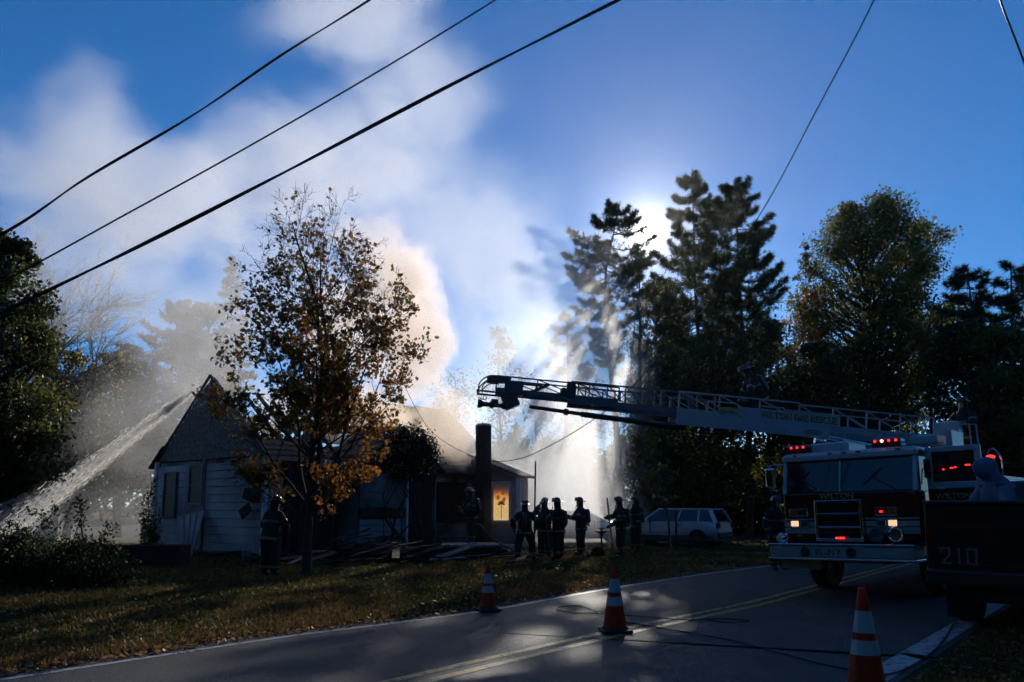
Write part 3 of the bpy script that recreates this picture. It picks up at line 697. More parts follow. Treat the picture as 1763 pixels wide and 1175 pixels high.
# fascia and roof: courses of shingles, burnt away in the middle
sl = math.hypot(GW / 2 + .3, (RG - EV) * (GW / 2 + .3) / (GW / 2)); th = math.atan2(RG - EV, GW / 2); h = 0.30
random.seed(12)
def burnt(x, s):   # s along slope 0 eave .. 1 ridge
    return (x < 4.7 and s > 0.22 + 0.12 * math.sin(x * 3)) or (7.2 < x < 8.9 and s > .4 + .15 * math.sin(x * 5)) or (1 < x < 9 and random.random() < .10)
for side_ in (0, 1):
    for k in range(int(sl / h)):
        s0 = k * h; x = -0.18
        while x < HL + 0.2:
            L = random.uniform(1.2, 2.6); x1 = min(x + L, HL + 0.25); sm = (s0 + h / 2) / sl; xm = (x + x1) / 2
            if not (burnt(xm, sm) or (side_ == 0 and burnt(xm, sm + .1))):
                u = -0.3 + s0 * math.cos(th); z = EV - 0.3 * math.tan(th) + s0 * math.sin(th)
                c = h + 0.05; dy, dz = math.cos(th) * c, math.sin(th) * c; t0 = 0.055; t1 = 0.025
                def yy(v): return v if side_ == 0 else GW - v
                jit = random.uniform(-.006, .008); q = [(u, z + t0 + jit), (u + dy, z + dz + t1 + jit), (u + dy, z + dz - 0.01), (u, z - 0.01)]
                m2 = MB(); vs = [(x + .004, yy(a), b) for a, b in q] + [(x1 - .004, yy(a), b) for a, b in q]
                m2.add(vs, [(0, 1, 2, 3), (7, 6, 5, 4), (0, 4, 5, 1), (1, 5, 6, 2), (2, 6, 7, 3), (3, 7, 4, 0)])
                m2.build('shingle_course', M_CHAR if xm < 8.9 else M_SHING, house)
            x = x1
for i in range(15):
    x = 1.0 + i * 0.5 + random.uniform(-.05, .05)
    for s in (0, 1):
        if random.random() < (0.6 if x < 4.8 else .25): continue
        e = random.uniform(0.35, 0.9) if (x < 4.8 or x > 7) else 1.0
        ya, za = 0.0, EV - 0.05; yb, zb = GW / 2 * e, EV + (RG - EV) * e - 0.05
        mb = MB(); mb.beam((x, ya if s == 0 else GW - ya, za - .04), (x + random.uniform(-.05, .05), yb if s == 0 else GW - yb, zb - .04), 0.06, 0.13); mb.build('rafter', M_CHAR, house)
# rake boards on the front gable
for y0 in (-0.04, GW + 0.04):
    mb = MB(); mb.beam((-0.035, y0, EV - 0.02), (-0.035, GW / 2, RG + .03), 0.05, 0.10); mb.build('rake_board', M_SHING, house)
# projecting bay with burnt cross gable
BX0, BX1, BY = 2.85, 6.4, -1.2
mb = MB(); mb.box(((BX0 + BX1) / 2, BY / 2 + .05, 1.55), (BX1 - BX0 - .1, -BY - .1, 2.9)); mb.build('bay_wall', M_SIDE2, house)
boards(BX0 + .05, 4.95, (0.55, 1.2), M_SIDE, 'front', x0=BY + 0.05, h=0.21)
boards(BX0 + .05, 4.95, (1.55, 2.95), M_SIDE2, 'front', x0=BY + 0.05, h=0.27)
MB().box(((BX0 + 4.95) / 2, BY - 0.01, 1.37), (4.95 - BX0, 0.07, 0.3)).build('window_band', M_DGLASS, house)
MB().box((4.98, BY - 0.02, 1.55), (0.09, 0.1, 2.9)).build('corner_board', M_TRIM, house)
MB().box((5.65, BY - 0.0, 1.5), (1.2, 0.06, 2.7)).build('burnt_doorway', M_DARKIN, house)  # thin black sheet, darkness of the doorway put into its colour
MB().box((6.38, BY - 0.02, 1.55), (0.09, 0.1, 2.9)).build('corner_board', M_SIDE2, house)
xm = (BX0 + BX1) / 2
mb = MB(); mb.prism([(BX0 - .25, 2.85), (BX1 + .25, 2.85), (xm, 4.35)], (0, BY - .05, 0), (1, 0, 0), (0, 0, 1), (0, 1, 0), 2.4); mb.build('cross_gable', M_CHAR, house)
random.seed(4)
for sg in (-1, 1):
    for k in range(7):
        a = k / 7; b = (k + 1) / 7; xa = xm + sg * (BX1 + .3 - xm) * (1 - a); xb = xm + sg * (BX1 + .3 - xm) * (1 - b); za = 2.85 + 1.55 * a; zb_ = 2.85 + 1.55 * b
        y = BY - 0.25
        while y < 1.0:
            L = random.uniform(.5, 1.1)
            if random.random() < 0.8:
                m2 = MB(); t = 0.05 + random.random() * .04
                q = [(xa, za + t), (xb, zb_ + t * .6), (xb, zb_), (xa, za)]
                m2.add([(p, y, z) for p, z in q] + [(p, y + L - .01, z) for p, z in q], [(0, 1, 2, 3), (7, 6, 5, 4), (0, 4, 5, 1), (1, 5, 6, 2), (2, 6, 7, 3), (3, 7, 4, 0)])
                m2.build('shingle_course', M_CHAR, house)
            y += L
# hanging broken pieces at the burnt corner
for p, s, r in (((-.25, .35, 1.95), (.25, .5, .35), .3), ((-.2, .75, 1.45), (.08, .45, .3), -.6), ((-.15, .1, 2.5), (.1, .3, .9), .25)):
    MB().box((0, 0, 0), s).build('broken_shutter', M_CHAR, house, loc=p, rot=(r, 0, .2))
# front wall window behind the porch
f = MB(); f.box((8.6, 0.0, 1.75), (1.7, 0.1, 1.6)); f.build('window', M_DARKIN, house)  # solid block, dark of the room painted on
MB().box((HL / 2 + 3.2, -0.32, EV - 0.24), (5.1, 0.05, 0.16)).build('fascia', M_SIDE2, house)
# right wing
def hl(v):   # world -> house local
    return Matrix.Rotation(-HA, 3, 'Z') @ (Vector(v) - Vector((-7.84, 24.5, 0)))
A0 = hl((-1.7, 32.2, 0)); B0 = hl((0.33, 30.56, 0)); A0.y = B0.y + 2.62
# wing gable end: plane x = B0.x, from y=B0.y to A0.y (towards the chimney)
wx = B0.x; wy = B0.y
mb = MB(); mb.prism([(wy, 0), (wy + 2.6, 0), (wy + 2.6, 3.62), (wy, 2.72)], (wx, 0, 0), (0, 1, 0), (0, 0, 1), (1, 0, 0), 0.5); mb.build('wing_wall', M_SIDE2, house)
mb = MB(); mb.prism([(wy - .22, 2.70), (wy + 2.7, 3.72), (wy + 2.7, 3.82), (wy - .22, 2.80)], (wx - .22, 0, 0), (0, 1, 0), (0, 0, 1), (1, 0, 0), 0.85); mb.build('wing_roof', M_SHING, house)
for y in (wy + .07,): MB().box((wx - .03, y, 1.36), (0.06, 0.22, 2.7)).build('corner_board', M_TRIM, house)
def wing_pt(px, py):
    n = Vector((math.cos(HA), math.sin(HA), 0)); o = Matrix.Rotation(HA, 3, 'Z') @ Vector((wx, wy, 0)) + Vector((-7.84, 24.5, 0)); c = Vector((0, 0, 1.6)); d = ray(px, py)
    return hl(c + d * ((o - c).dot(n) / d.dot(n)))
a = wing_pt(851, 896); b = wing_pt(878, 833)
wyc, wzc, ww, wh = (a.y + b.y) / 2, (a.z + b.z) / 2, abs(a.y - b.y), abs(a.z - b.z)
f = MB()
for yy, k in ((wyc - ww / 2 - .06, .12), (wyc + ww / 2 + .05, .1)): f.box((wx - .035, yy, wzc), (0.1, k, wh + .2))
for zz in (wzc - wh / 2 - .05, wzc + wh / 2 + .05): f.box((wx - .035, wyc, zz), (0.102, ww, 0.1))
win = f.build('lit_window', M_TRIM, house, bev=0.006); win['label'] = 'window whose flowered curtain glows orange itself'
MB().box((wx - .02, wyc, wzc), (0.02, ww, wh)).build('pane', M_DARKIN, win)
def curtain_mat():
    m = bpy.data.materials.new('glowing_curtain'); m.use_nodes = True; t = m.node_tree; n = t.nodes; b = n['Principled BSDF']
    tc = n.new('ShaderNodeTexCoord'); sp = n.new('ShaderNodeSeparateXYZ'); link(t, tc.outputs['Object'], sp.inputs[0])
    nz = n.new('ShaderNodeTexNoise'); nz.inputs['Scale'].default_value = 5; nz.inputs['Detail'].default_value = 4; link(t, tc.outputs['Object'], nz.inputs['Vector'])
    ma = n.new('ShaderNodeMath'); ma.operation = 'MULTIPLY_ADD'; ma.inputs[1].default_value = 0.35; link(t, nz.outputs['Fac'], ma.inputs[0]); link(t, sp.outputs[2], ma.inputs[2])
    cr = n.new('ShaderNodeValToRGB'); e = cr.color_ramp.elements
    mr = n.new('ShaderNodeMapRange'); mr.inputs[1].default_value = 0.17 - wh / 2; mr.inputs[2].default_value = 0.17 + wh / 2; link(t, ma.outputs[0], mr.inputs[0]); link(t, mr.outputs[0], cr.inputs[0])
    e[0].position = 0.0; e[0].color = (0.80, 0.56, 0.24, 1); e[1].position = 0.92; e[1].color = (0.02, 0.016, 0.013, 1)
    for p, c in ((0.55, (0.85, 0.50, 0.15)), (0.70, (0.65, 0.20, 0.03)), (0.80, (0.14, 0.05, 0.03))): q = e.new(p); q.color = (*c, 1)
    link(t, cr.outputs[0], b.inputs['Emission Color']); b.inputs['Emission Strength'].default_value = 0.85; b.inputs['Base Color'].default_value = (0.3, 0.2, 0.1, 1)  # backlight is put into the cloth as its own emission
    return m
cu = MB(); N = 14
for i in range(N + 1):
    y = -ww / 2 + ww * i / N; x = 0.008 * math.sin(i * 1.9)
    cu.v += [(x, y, -wh / 2), (x, y, wh / 2)]
cu.f = [(2 * i, 2 * i + 2, 2 * i + 3, 2 * i + 1) for i in range(N)]; cu.m = [0] * N
cur = cu.build('curtain', curtain_mat(), win, loc=(wx - .045, wyc, wzc))
M_PRINT = mat('curtain_print', (0.10, 0.06, 0.035), 0.9); M_PRINT2 = mat('red_curtain_print', (0.28, 0.09, 0.04), 0.9, emit=(0.3, 0.09, 0.03), estr=0.6)  # red flowers emit too, matching the backlit look of the cloth
pr = MB(); cy_, cz_ = wyc - 0.01, wzc - 0.12
def disc(mb, y, z, ry, rz_, a=0, mi=0):
    pts = [(math.cos(t) * ry, math.sin(t) * rz_) for t in [k * 0.785 for k in range(8)]]
    pts = [(y + p * math.cos(a) - q * math.sin(a), z + p * math.sin(a) + q * math.cos(a)) for p, q in pts]
    mb.prism(pts, (wx - .062, 0, 0), (0, 1, 0), (0, 0, 1), (-1, 0, 0), 0.003, mi)
pr = MB(); pr.beam((wx - .063, cy_, wzc - wh / 2 + .05), (wx - .063, cy_, cz_), 0.004, 0.03, up=(0, 1, 0))
for a in (-1.35, -.9, -.45, 0, .45, .9, 1.35): disc(pr, cy_ + math.sin(a) * .13, cz_ + math.cos(a) * .12, 0.028, 0.09, -a)
pr.build('palm_print', M_PRINT, win)
for (y, z, mi) in ((wyc + .16, wzc + .18, 1), (wyc - .15, wzc + .10, 1), (wyc - .1, wzc + .36, 1)):
    pr = MB()
    for a in range(6): disc(pr, y + math.cos(a * 1.05) * .055, z + math.sin(a * 1.05) * .055, 0.045, 0.045, 0, 0)
    pr.build('flower_print', M_PRINT2, win)

# chimney
M_BRICKC = bpy.data.materials.new('chimney_brick'); M_BRICKC.use_nodes = True
t = M_BRICKC.node_tree; b = t.nodes['Principled BSDF']; br = t.nodes.new('ShaderNodeTexBrick'); tc = t.nodes.new('ShaderNodeTexCoord'); mp = t.nodes.new('ShaderNodeMapping')
mp.inputs['Rotation'].default_value = (R(90), 0, 0); link(t, tc.outputs['Object'], mp.inputs[0]); link(t, mp.outputs[0], br.inputs['Vector'])
br.inputs['Scale'].default_value = 1; br.inputs['Brick Width'].default_value = 0.21; br.inputs['Row Height'].default_value = 0.075; br.inputs['Mortar Size'].default_value = 0.008
br.inputs['Color1'].default_value = (0.05, 0.022, 0.016, 1); br.inputs['Color2'].default_value = (0.028, 0.016, 0.013, 1); br.inputs['Mortar'].default_value = (0.04, 0.037, 0.033, 1)
link(t, br.outputs[0], b.inputs['Base Color']); b.inputs['Roughness'].default_value = 0.9
chim = hl((P(832, 872, 30.6).x, 30.6, 0)); cw = 0.45
mb = MB(); random.seed(3)
for k in range(57):   # courses laid a little uneven
    z = 0.084 * k; j = random.uniform(-.006, .006); mb.box((chim.x + j, chim.y - j, z + .042), (cw + random.uniform(-.012, .012), cw + random.uniform(-.012, .012), 0.082))
ch = mb.build('chimney', M_BRICKC, house)
MB().box((chim.x, chim.y, 4.84), (cw + .04, cw + .04, 0.1), taper=.7).build('chimney_cap', M_CONC, ch)

# porch slab, loose steps
por = thing('porch_slab', (-1.42, 25.9, 0), 'low dark porch platform in front of the chimney wall', 'porch', rz=HA - R(40))
MB().box((0, 0, 0.33), (2.0, 1.5, 0.07)).build('deck', M_CONC, por, bev=.01)
MB().box((0, 0, 0.15), (1.9, 1.4, 0.3)).build('base', M_CHAR, por)
for p, d, lab in (((-.2, 28.2, 0), (0.75, .5, .22), 'pale concrete step under the glowing window'), ((0.0, 26.6, 0), (0.45, .4, .12), 'small pale paving block beside the hose near the porch')):
    tag(MB().box((0, 0, d[2] / 2), d).build('concrete_step', M_CONC, loc=p, rot=(0, 0, .5), bev=.02), lab, 'step')
# satellite dish on the roof
dp = P(580, 634, 26.6); dish = thing('satellite_dish', (dp.x, dp.y, dp.z), 'round grey satellite dish standing on the roof behind the maple leaves', 'satellite dish', rz=0.5)
mb = MB(); mb.lathe([(0.005, 0.07), (0.1, 0.055), (0.18, 0.025), (0.21, 0.0), (0.215, 0.0), (0.18, 0.035), (0.1, 0.068), (0.004, 0.085)], (0, 0, 0), 20, axis=(0.2, 1, -0.25), cap=False)
mb.build('dish', mat('grey_plastic', (0.25, 0.24, 0.24), 0.5), dish, smooth=True)
mb = MB(); mb.tube([(0, 0.05, 0), (0.02, 0.18, -0.12), (0, 0.15, -0.75)], 0.02, 6); mb.tube([(0.03, 0, -.15), (0, -.3, -.1)], 0.012, 5); mb.box((0, -.32, -.08), (.06, .1, .06)); mb.build('mast', mat('dark_steel', (0.08, 0.08, 0.085), 0.4, 1), dish)
# climbing vines scorched on the bay
rng = np.random.default_rng(31); c = P(700, 785, 27.2); k = 9000
u = rnd_unit(rng, k) * (rng.random(k) ** 0.4)[:, None] * np.array([1.15, 0.7, 1.05]); u[:, 2] = np.where(u[:, 2] < -.2, u[:, 2] * .7, u[:, 2])
u += 0.12 * rng.normal(size=(k, 3))
V, Fc = leaf_quads(rng, u, 0.11); vn = thing('scorched_vine', (c.x, c.y, 0), 'scorched black vine hanging over the bay beside the burnt roof', 'vine')
o = npmesh('leaves', V + np.array([0, 0, c.z]), Fc, leafmat('scorched_leaf', (0.010, 0.011, 0.008), (0.03, 0.028, 0.018), 0.2, 1.5), vn, kind='stuff')
mb = MB()
for i in range(14):
    a = rng.random() * 6.28; mb.tube(spline([(rng.normal() * .4, -.3, 0), (rng.normal() * .5, -.4, 1.4), (math.cos(a) * 1.0, math.sin(a) * .5, c.z + rng.normal() * .5)], 5), [0.03 - 0.002 * j for j in range(11)], 5, cap=False)
mb.build('stem', M_CHAR, vn)
# rubble heap
random.seed(21)
deb = thing('rubble_heap', (-4.6, 23.6, 0), 'heap of charred boards and rubble thrown out in front of the burnt bay', 'rubble')
for i in range(120):
    x = random.gauss(0.5, 1.9); y = random.gauss(0.3, 0.9); hz = max(0.03, 0.65 * math.exp(-(x / 1.7) ** 2 - (y / .9) ** 2)) * random.random()
    L = random.uniform(0.4, 2.0); a = random.uniform(-.7, .7) + (0 if random.random() < .7 else 1.2); e = random.uniform(-.1, .3)
    mb = MB(); mb.box((0, 0, 0), (L, random.uniform(.06, .22), random.uniform(.02, .05)))
    mb.build('plank', M_CHAR if random.random() < .93 else M_SIDE2, deb, loc=(x, y, hz + .03 + L * .5 * abs(math.sin(e))), rot=(random.uniform(-.4, .4), -e, a))
mb = MB()
for i in range(260):
    x = random.gauss(0.4, 1.8); y = random.gauss(0.4, .8); r = random.uniform(.04, .16)
    mb.box((x, y, r * .4 + 0.4 * math.exp(-(x / 1.5) ** 2 - (y / .8) ** 2) * random.random()), (r, r * random.uniform(.5, 1.5), r * .7), Matrix.Rotation(random.random() * 6, 3, Vector((random.random(), random.random(), 1)).normalized()))
mb.build('crumbs', M_CHAR, deb, kind='stuff')
# leaning white panel, planter box, bucket
q = [P(305, 890, 26.6), P(352, 879, 26.6), P(329, 966, 25.0), P(311, 967, 25.0)]
for v in q[2:]: v.z = max(v.z, 0.0)
nrm = (q[1] - q[0]).cross(q[2] - q[0]).normalized() * 0.045
pn = thing('leaning_panel', tuple(q[3]), 'weathered white door panel leaning askew on the gable wall', 'panel'); o_ = Vector(q[3])
mb = MB(); vs = [v - o_ for v in q]; mb.add(vs + [v + nrm for v in vs], [(0, 1, 2, 3), (7, 6, 5, 4), (0, 4, 5, 1), (1, 5, 6, 2), (2, 6, 7, 3), (3, 7, 4, 0)]); mb.build('board', M_SIDE, pn)
for k in (.25, .5, .75):
    a = vs[0].lerp(vs[1], k); b = vs[3].lerp(vs[2], k); mb = MB(); mb.beam(a - nrm * .2, b - nrm * .2, 0.02, 0.03); mb.build('batten', M_SIDE2, pn)
bx = thing('planter_box', (G(268, 974).x, G(268, 974).y, 0), 'long low black planter box in front of the gable wall', 'planter', rz=-.03)
for p, d in (((0, -.3, .28), (1.6, .04, .56)), ((0, .3, .28), (1.6, .04, .56)), ((-.78, 0, .28), (.04, .56, .56)), ((.78, 0, .28), (.04, .56, .56))): MB().box(p, d).build('side_panel', mat('black_plastic', (0.012, 0.012, 0.013), 0.6), bx, bev=.01)
MB().box((0, 0, .48), (1.52, .56, .04)).build('soil', M_CHAR, bx)
bk = thing('bucket', (G(424, 968).x, G(424, 968).y, 0), 'small grey bucket standing by the gable wall corner', 'bucket')
mb = MB(); mb.lathe([(.11, 0), (.15, .33), (.155, .34), (.14, .33), (.1, .02)], n=16, cap=False); mb.build('body', mat('grey_plastic', (0.25, 0.24, 0.24), 0.5), bk, smooth=True)
mb = MB(); mb.tube([(-.15, 0, .32), (-.1, .1, .2), (.1, .1, .2), (.15, 0, .32)], .006, 5); mb.build('handle', mat('dark_steel', (0.08, 0.08, 0.085), 0.4, 1), bk)
# pale shed far left
sh = thing('garden_shed', (-23.5, 38, 0), 'pale shed dim in the shade behind the water jet', 'shed', rz=0.2)
MB().box((0, 0, 1.2), (3.2, 2.6, 2.4)).build('wall', M_SIDE2, sh); mb = MB(); mb.prism([(-1.8, 2.4), (1.8, 2.4), (0, 3.4)], (0, -1.5, 0), (1, 0, 0), (0, 0, 1), (0, 1, 0), 3); mb.build('roof', M_SHING, sh)
MB().box((0.3, -1.32, .95), (.9, .05, 1.9)).build('door', M_SIDE, sh)
# ================================================================ VEHICLES
M_RED = mat('maroon_red_paint', (0.11, 0.008, 0.008), 0.25, coat=0.6)
M_WPAINT = mat('white_paint', (0.46, 0.47, 0.50), 0.3, coat=0.3, var=0.06, vscale=2)
M_CHROME = mat('chrome', (0.75, 0.76, 0.78), 0.12, 1.0)
M_ALU = mat('brushed_aluminium', (0.42, 0.43, 0.45), 0.38, 1.0, var=0.15, vscale=8)
M_BLK = mat('black_rubber', (0.012, 0.012, 0.012), 0.8)
M_BLKP = mat('black_paint', (0.006, 0.006, 0.007), 0.35, coat=0.2)
M_WGLASS = mat('windshield_glass', (0.006, 0.008, 0.012), 0.05, spec=0.8)
M_GOLD = mat('gold_leaf', (0.45, 0.32, 0.10), 0.5)
M_STEEL = mat('dark_steel', (0.05, 0.05, 0.053), 0.45, .8)
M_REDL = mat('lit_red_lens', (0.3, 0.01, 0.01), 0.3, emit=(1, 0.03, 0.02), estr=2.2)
M_HOT = mat('lit_strobe', (0.9, 0.4, 0.3), 0.3, emit=(1, 0.45, 0.30), estr=9)
M_REDD = mat('red_lens', (0.16, 0.006, 0.006), 0.15, coat=.5)
M_AMB = mat('amber_lens', (0.45, 0.13, 0.02), 0.2, coat=.5)
M_HL = mat('lit_headlamp', (0.8, 0.7, 0.55), 0.2, emit=(1.0, 0.66, 0.38), estr=1.1)
M_LENS = mat('clear_lens', (0.25, 0.27, 0.30), 0.08, 0.7)
M_PLATEW = mat('reflective_white', (0.33, 0.34, 0.30), 0.5)
def text(s, parent, m, loc, height, rot=(R(90), 0, 0), width=None, bold=0.0, extr=0.004, name='lettering', spacing=1.0):
    cu = bpy.data.curves.new(name, 'FONT'); cu.body = s; cu.size = 1; cu.extrude = 0.0; cu.offset = bold; cu.align_x = 'CENTER'; cu.align_y = 'CENTER'; cu.space_character = spacing
    cu.resolution_u = 2
    o = bpy.data.objects.new('tmp', cu); COL.objects.link(o); me = bpy.data.meshes.new_from_object(o); bpy.data.objects.remove(o); bpy.data.curves.remove(cu)
    co = np.zeros(len(me.vertices) * 3, np.float32); me.vertices.foreach_get('co', co); co = co.reshape(-1, 3)
    mn, mx = co.min(0), co.max(0); co -= (mn + mx) / 2; co[:, 1] *= height / (mx[1] - mn[1]); co[:, 0] *= (width / (mx[0] - mn[0])) if width else height / (mx[1] - mn[1])
    me.vertices.foreach_set('co', co.ravel()); me.update(); me.materials.append(m); me.name = name
    q = bpy.data.objects.new(name, me); COL.objects.link(q); q.parent = parent; q.location = loc; q.rotation_euler = rot
    if extr:
        so_ = q.modifiers.new('thick', 'SOLIDIFY'); so_.thickness = extr
    return q
truck = thing('fire_truck', (6.1, 14.0, 0.0), 'maroon and white ladder fire truck with flashing red lights and open cab door', 'fire truck', rot=(0, R(-1.3), -R(45)))
def T(name, m, *boxes, parent=None, bev=0.0, smooth=False, **k):
    mb = MB()
    for b in boxes: mb.box(*b)
    return mb.build(name, m, parent or truck, smooth, bev, **k)
# cab shell: lower maroon, white upper frame, raked windscreen
mb = MB(); mb.prism([(0, 0.72), (0, 1.86), (3.3, 1.86), (3.3, 0.72)], (-1.2, 0, 0), (0, 1, 0), (0, 0, 1), (1, 0, 0), 2.4); mb.build('cab_body', M_RED, truck, bev=0.03)
T('cab_roof', M_WPAINT, ((0, 1.72, 2.57), (2.42, 3.2, 0.1)), bev=0.04)
T('roof_visor', M_WPAINT, ((0, 0.14, 2.52), (2.44, 0.14, 0.12)), bev=0.03)
for x in (-1.17, 1.17):
    mb = MB(); mb.beam((x, 0.03, 1.84), (x, 0.17, 2.5), 0.07, 0.09); mb.build('pillar', M_WPAINT, truck, bev=.01)
    mb = MB(); mb.beam((x, 1.6, 1.84), (x, 1.6, 2.52), 0.07, 0.16); mb.build('pillar', M_WPAINT, truck, bev=.01)
mb = MB(); mb.beam((-0.12, 0.022, 1.86), (-0.12, 0.15, 2.47), 0.03, 0.03); mb.build('centre_post', M_ALU, truck)
for x0, x1 in ((-1.13, -0.14), (-0.10, 1.13)):
    mb = MB(); mb.add([(x0, 0.03, 1.87), (x1, 0.03, 1.87), (x1, 0.155, 2.47), (x0, 0.155, 2.47), (x0, 0.05, 1.87), (x1, 0.05, 1.87), (x1, 0.175, 2.47), (x0, 0.175, 2.47)],
                      [(0, 1, 2, 3), (7, 6, 5, 4), (0, 4, 5, 1), (1, 5, 6, 2), (2, 6, 7, 3), (3, 7, 4, 0)]); mb.build('windscreen', M_WGLASS, truck)
for x in (-1.16, 1.16): T('side_glass', M_WGLASS, ((x, 0.85, 2.15), (0.02, 1.3, 0.6)), ((x, 2.4, 2.15), (0.02, 1.4, 0.6)))
T('cab_interior', M_BLKP, ((0, 1.5, 2.1), (2.2, 2.6, 0.5)))
for x in (-0.75, 0.55):
    mb = MB(); mb.tube([(x + .3, -0.01, 1.88), (x - .1, 0.05, 2.12)], 0.008, 5); mb.tube([(x - .25, 0.02, 1.98), (x + .05, 0.09, 2.26)], 0.01, 4); mb.build('wiper', M_BLK, truck)
# belly stripes on the nose
for a, b in ((-1.2, -0.58), (0.31, 1.2)):
    T('white_stripe', M_PLATEW, (((a + b) / 2, -0.006, 1.375), (b - a, 0.012, 0.03))); T('white_stripe', M_PLATEW, (((a + b) / 2, -0.006, 1.285), (b - a, 0.012, 0.09)))
    T('white_stripe', M_PLATEW, (((a + b) / 2, -0.006, 1.165), (b - a, 0.012, 0.11)))
# grille
gr = T('grille_frame', M_CHROME, ((-0.135, -0.05, 1.69), (0.86, 0.12, 0.05)), ((-0.135, -0.05, 1.0), (0.86, 0.12, 0.05)), ((-0.54, -0.05, 1.345), (0.05, 0.121, 0.66)), ((0.27, -0.05, 1.345), (0.05, 0.121, 0.66)), bev=.01)
T('grille_mesh', M_BLKP, ((-0.135, -0.02, 1.345), (0.76, 0.04, 0.66)), parent=gr)
for z in (1.23, 1.465): T('grille_bar', M_CHROME, ((-0.135, -0.075, z), (0.76, 0.05, 0.03)), parent=gr, bev=.006)
for i in range(9): T('grille_slat', M_STEEL, ((-0.135, -0.05, 1.06 + i * 0.07), (0.76, 0.02, 0.012)), parent=gr)
T('grille_lamp', M_REDL, ((-0.12, -0.12, 1.035), (0.16, 0.02, 0.035)), parent=gr)
T('grille_lamp', M_REDD, ((0.2, -0.12, 1.63), (0.08, 0.03, 0.06)), parent=gr)
text('WILTON', truck, M_GOLD, (-0.18, -0.012, 1.785), 0.115, width=0.62, bold=0.012)
# lamp clusters
for x, rev in ((-0.9, False), (0.68, True)):
    c = T('warning_lamp', M_CHROME, ((x, -0.02, 1.56), (0.36, 0.05, 0.02)), ((x, -0.02, 1.43), (0.36, 0.05, 0.02)), ((x - .17, -0.02, 1.495), (0.02, 0.05, 0.11)), ((x + .17, -0.02, 1.495), (0.02, 0.05, 0.11)), bev=.004)
    T('lens', M_AMB if not rev else M_REDD, ((x - .08, -0.02, 1.495), (0.15, 0.04, 0.11)), parent=c); T('lens', M_AMB if rev else M_BLKP, ((x + .085, -0.02, 1.495), (0.15, 0.04, 0.11)), parent=c)
    c = T('headlight', M_CHROME, ((x, -0.015, 1.365), (0.36, 0.05, 0.016)), ((x, -0.015, 1.225), (0.36, 0.05, 0.016)), ((x, -.012, 1.295), (.36, .03, .13)), bev=.003)
    xo = x + (-.09 if not rev else .09)
    T('lit_lens', M_HL, ((xo, -0.035, 1.295), (0.135, 0.03, 0.10)), parent=c, bev=.008); T('lens', M_LENS, ((2 * x - xo, -0.035, 1.295), (0.14, 0.03, 0.10)), parent=c, bev=.008)
    for i in range(4): T('lens_rib', M_CHROME, ((xo - .05 + i * .033, -0.054, 1.295), (0.004, 0.006, 0.1)), parent=c)
if True:
    T('hot_lens', M_REDL, ((0.6, -0.05, 1.495), (0.05, 0.02, 0.03)))
mb = MB(); mb.lathe([(.09, 0), (.12, .03), (.125, .12), (.11, .13), (.1, .1), (.02, .06), (.001, .06)], (0.52, -0.02, 1.08), 20, (0, -1, 0)); mb.build('horn_speaker', M_STEEL, truck, smooth=True)
mb = MB(); mb.lathe([(.1, 0), (.14, .05), (.145, .16), (.12, .20), (.10, .18)], (0.86, -0.02, 1.1), 22, (0, -1, 0)); s_ = mb.build('siren', M_CHROME, truck, smooth=True)
mb = MB(); mb.lathe([(.1, .14), (.06, .17), (.001, .18)], (0.86, -0.02, 1.1), 18, (0, -1, 0)); mb.build('siren_core', M_REDD, s_, smooth=True)
# bumper
bp = T('bumper', M_PLATEW, ((0, -0.32, 0.80), (2.5, 0.5, 0.20)), bev=.02)
T('chrome_trim', M_CHROME, ((0, -0.32, 0.925), (2.54, 0.54, 0.045)), parent=bp, bev=.012); T('chrome_trim', M_CHROME, ((0, -0.32, 0.675), (2.54, 0.54, 0.045)), parent=bp, bev=.012)
for x in (-0.57, 0.24):
    mb = MB(); mb.lathe([(.075, 0), (.08, .03), (.06, .03), (.05, .0)], (x, -0.57, 0.8), 18, (0, -1, 0)); mb.build('fog_lamp', M_BLK, bp, smooth=True)
text('EL-717', bp, M_BLKP, (-0.17, -0.575, 0.795), 0.10, width=0.44, bold=0.01)
T('tow_plate', M_PLATEW, ((-0.8, -0.25, 0.56), (0.75, 0.1, 0.17))); T('chassis', M_BLK, ((0, 5.4, 0.72), (1.3, 10, 0.3)), ((0, 1.3, .85), (2.2, 2.6, .3)))
mb = MB(); mb.lathe([(.02, -.13), (.06, 0), (.1, .02), (.11, .1), (.07, .16)], (-1.05, -0.35, 1.03), 14, (-.3, -1, 0)); mb.build('spot_lamp', M_CHROME, truck, smooth=True)
# wheels
def wheel(parent, x, y, r=0.53, wdt=0.3, side_=1, rim=M_ALU):
    mb = MB(); mb.lathe([(r * .6, -wdt / 2), (r * .93, -wdt / 2), (r, -wdt * .35), (r, wdt * .35), (r * .93, wdt / 2), (r * .6, wdt / 2)], (x, y, r), 28, (1, 0, 0), cap=False)
    o = mb.build('wheel', M_BLK, parent, smooth=True)
    mb = MB(); mb.lathe([(.01, -wdt * .3), (r * .58, -wdt * .35), (r * .61, -wdt * .48), (r * .61, wdt * .48), (r * .58, wdt * .35), (r * .3, wdt * .1), (.01, wdt * .3)], (x, y, r), 20, (1, 0, 0)); mb.build('rim', rim, o, smooth=True)
for x in (-1.02, 1.02):
    for y in (1.35, 7.6, 8.9): wheel(truck, x, y)
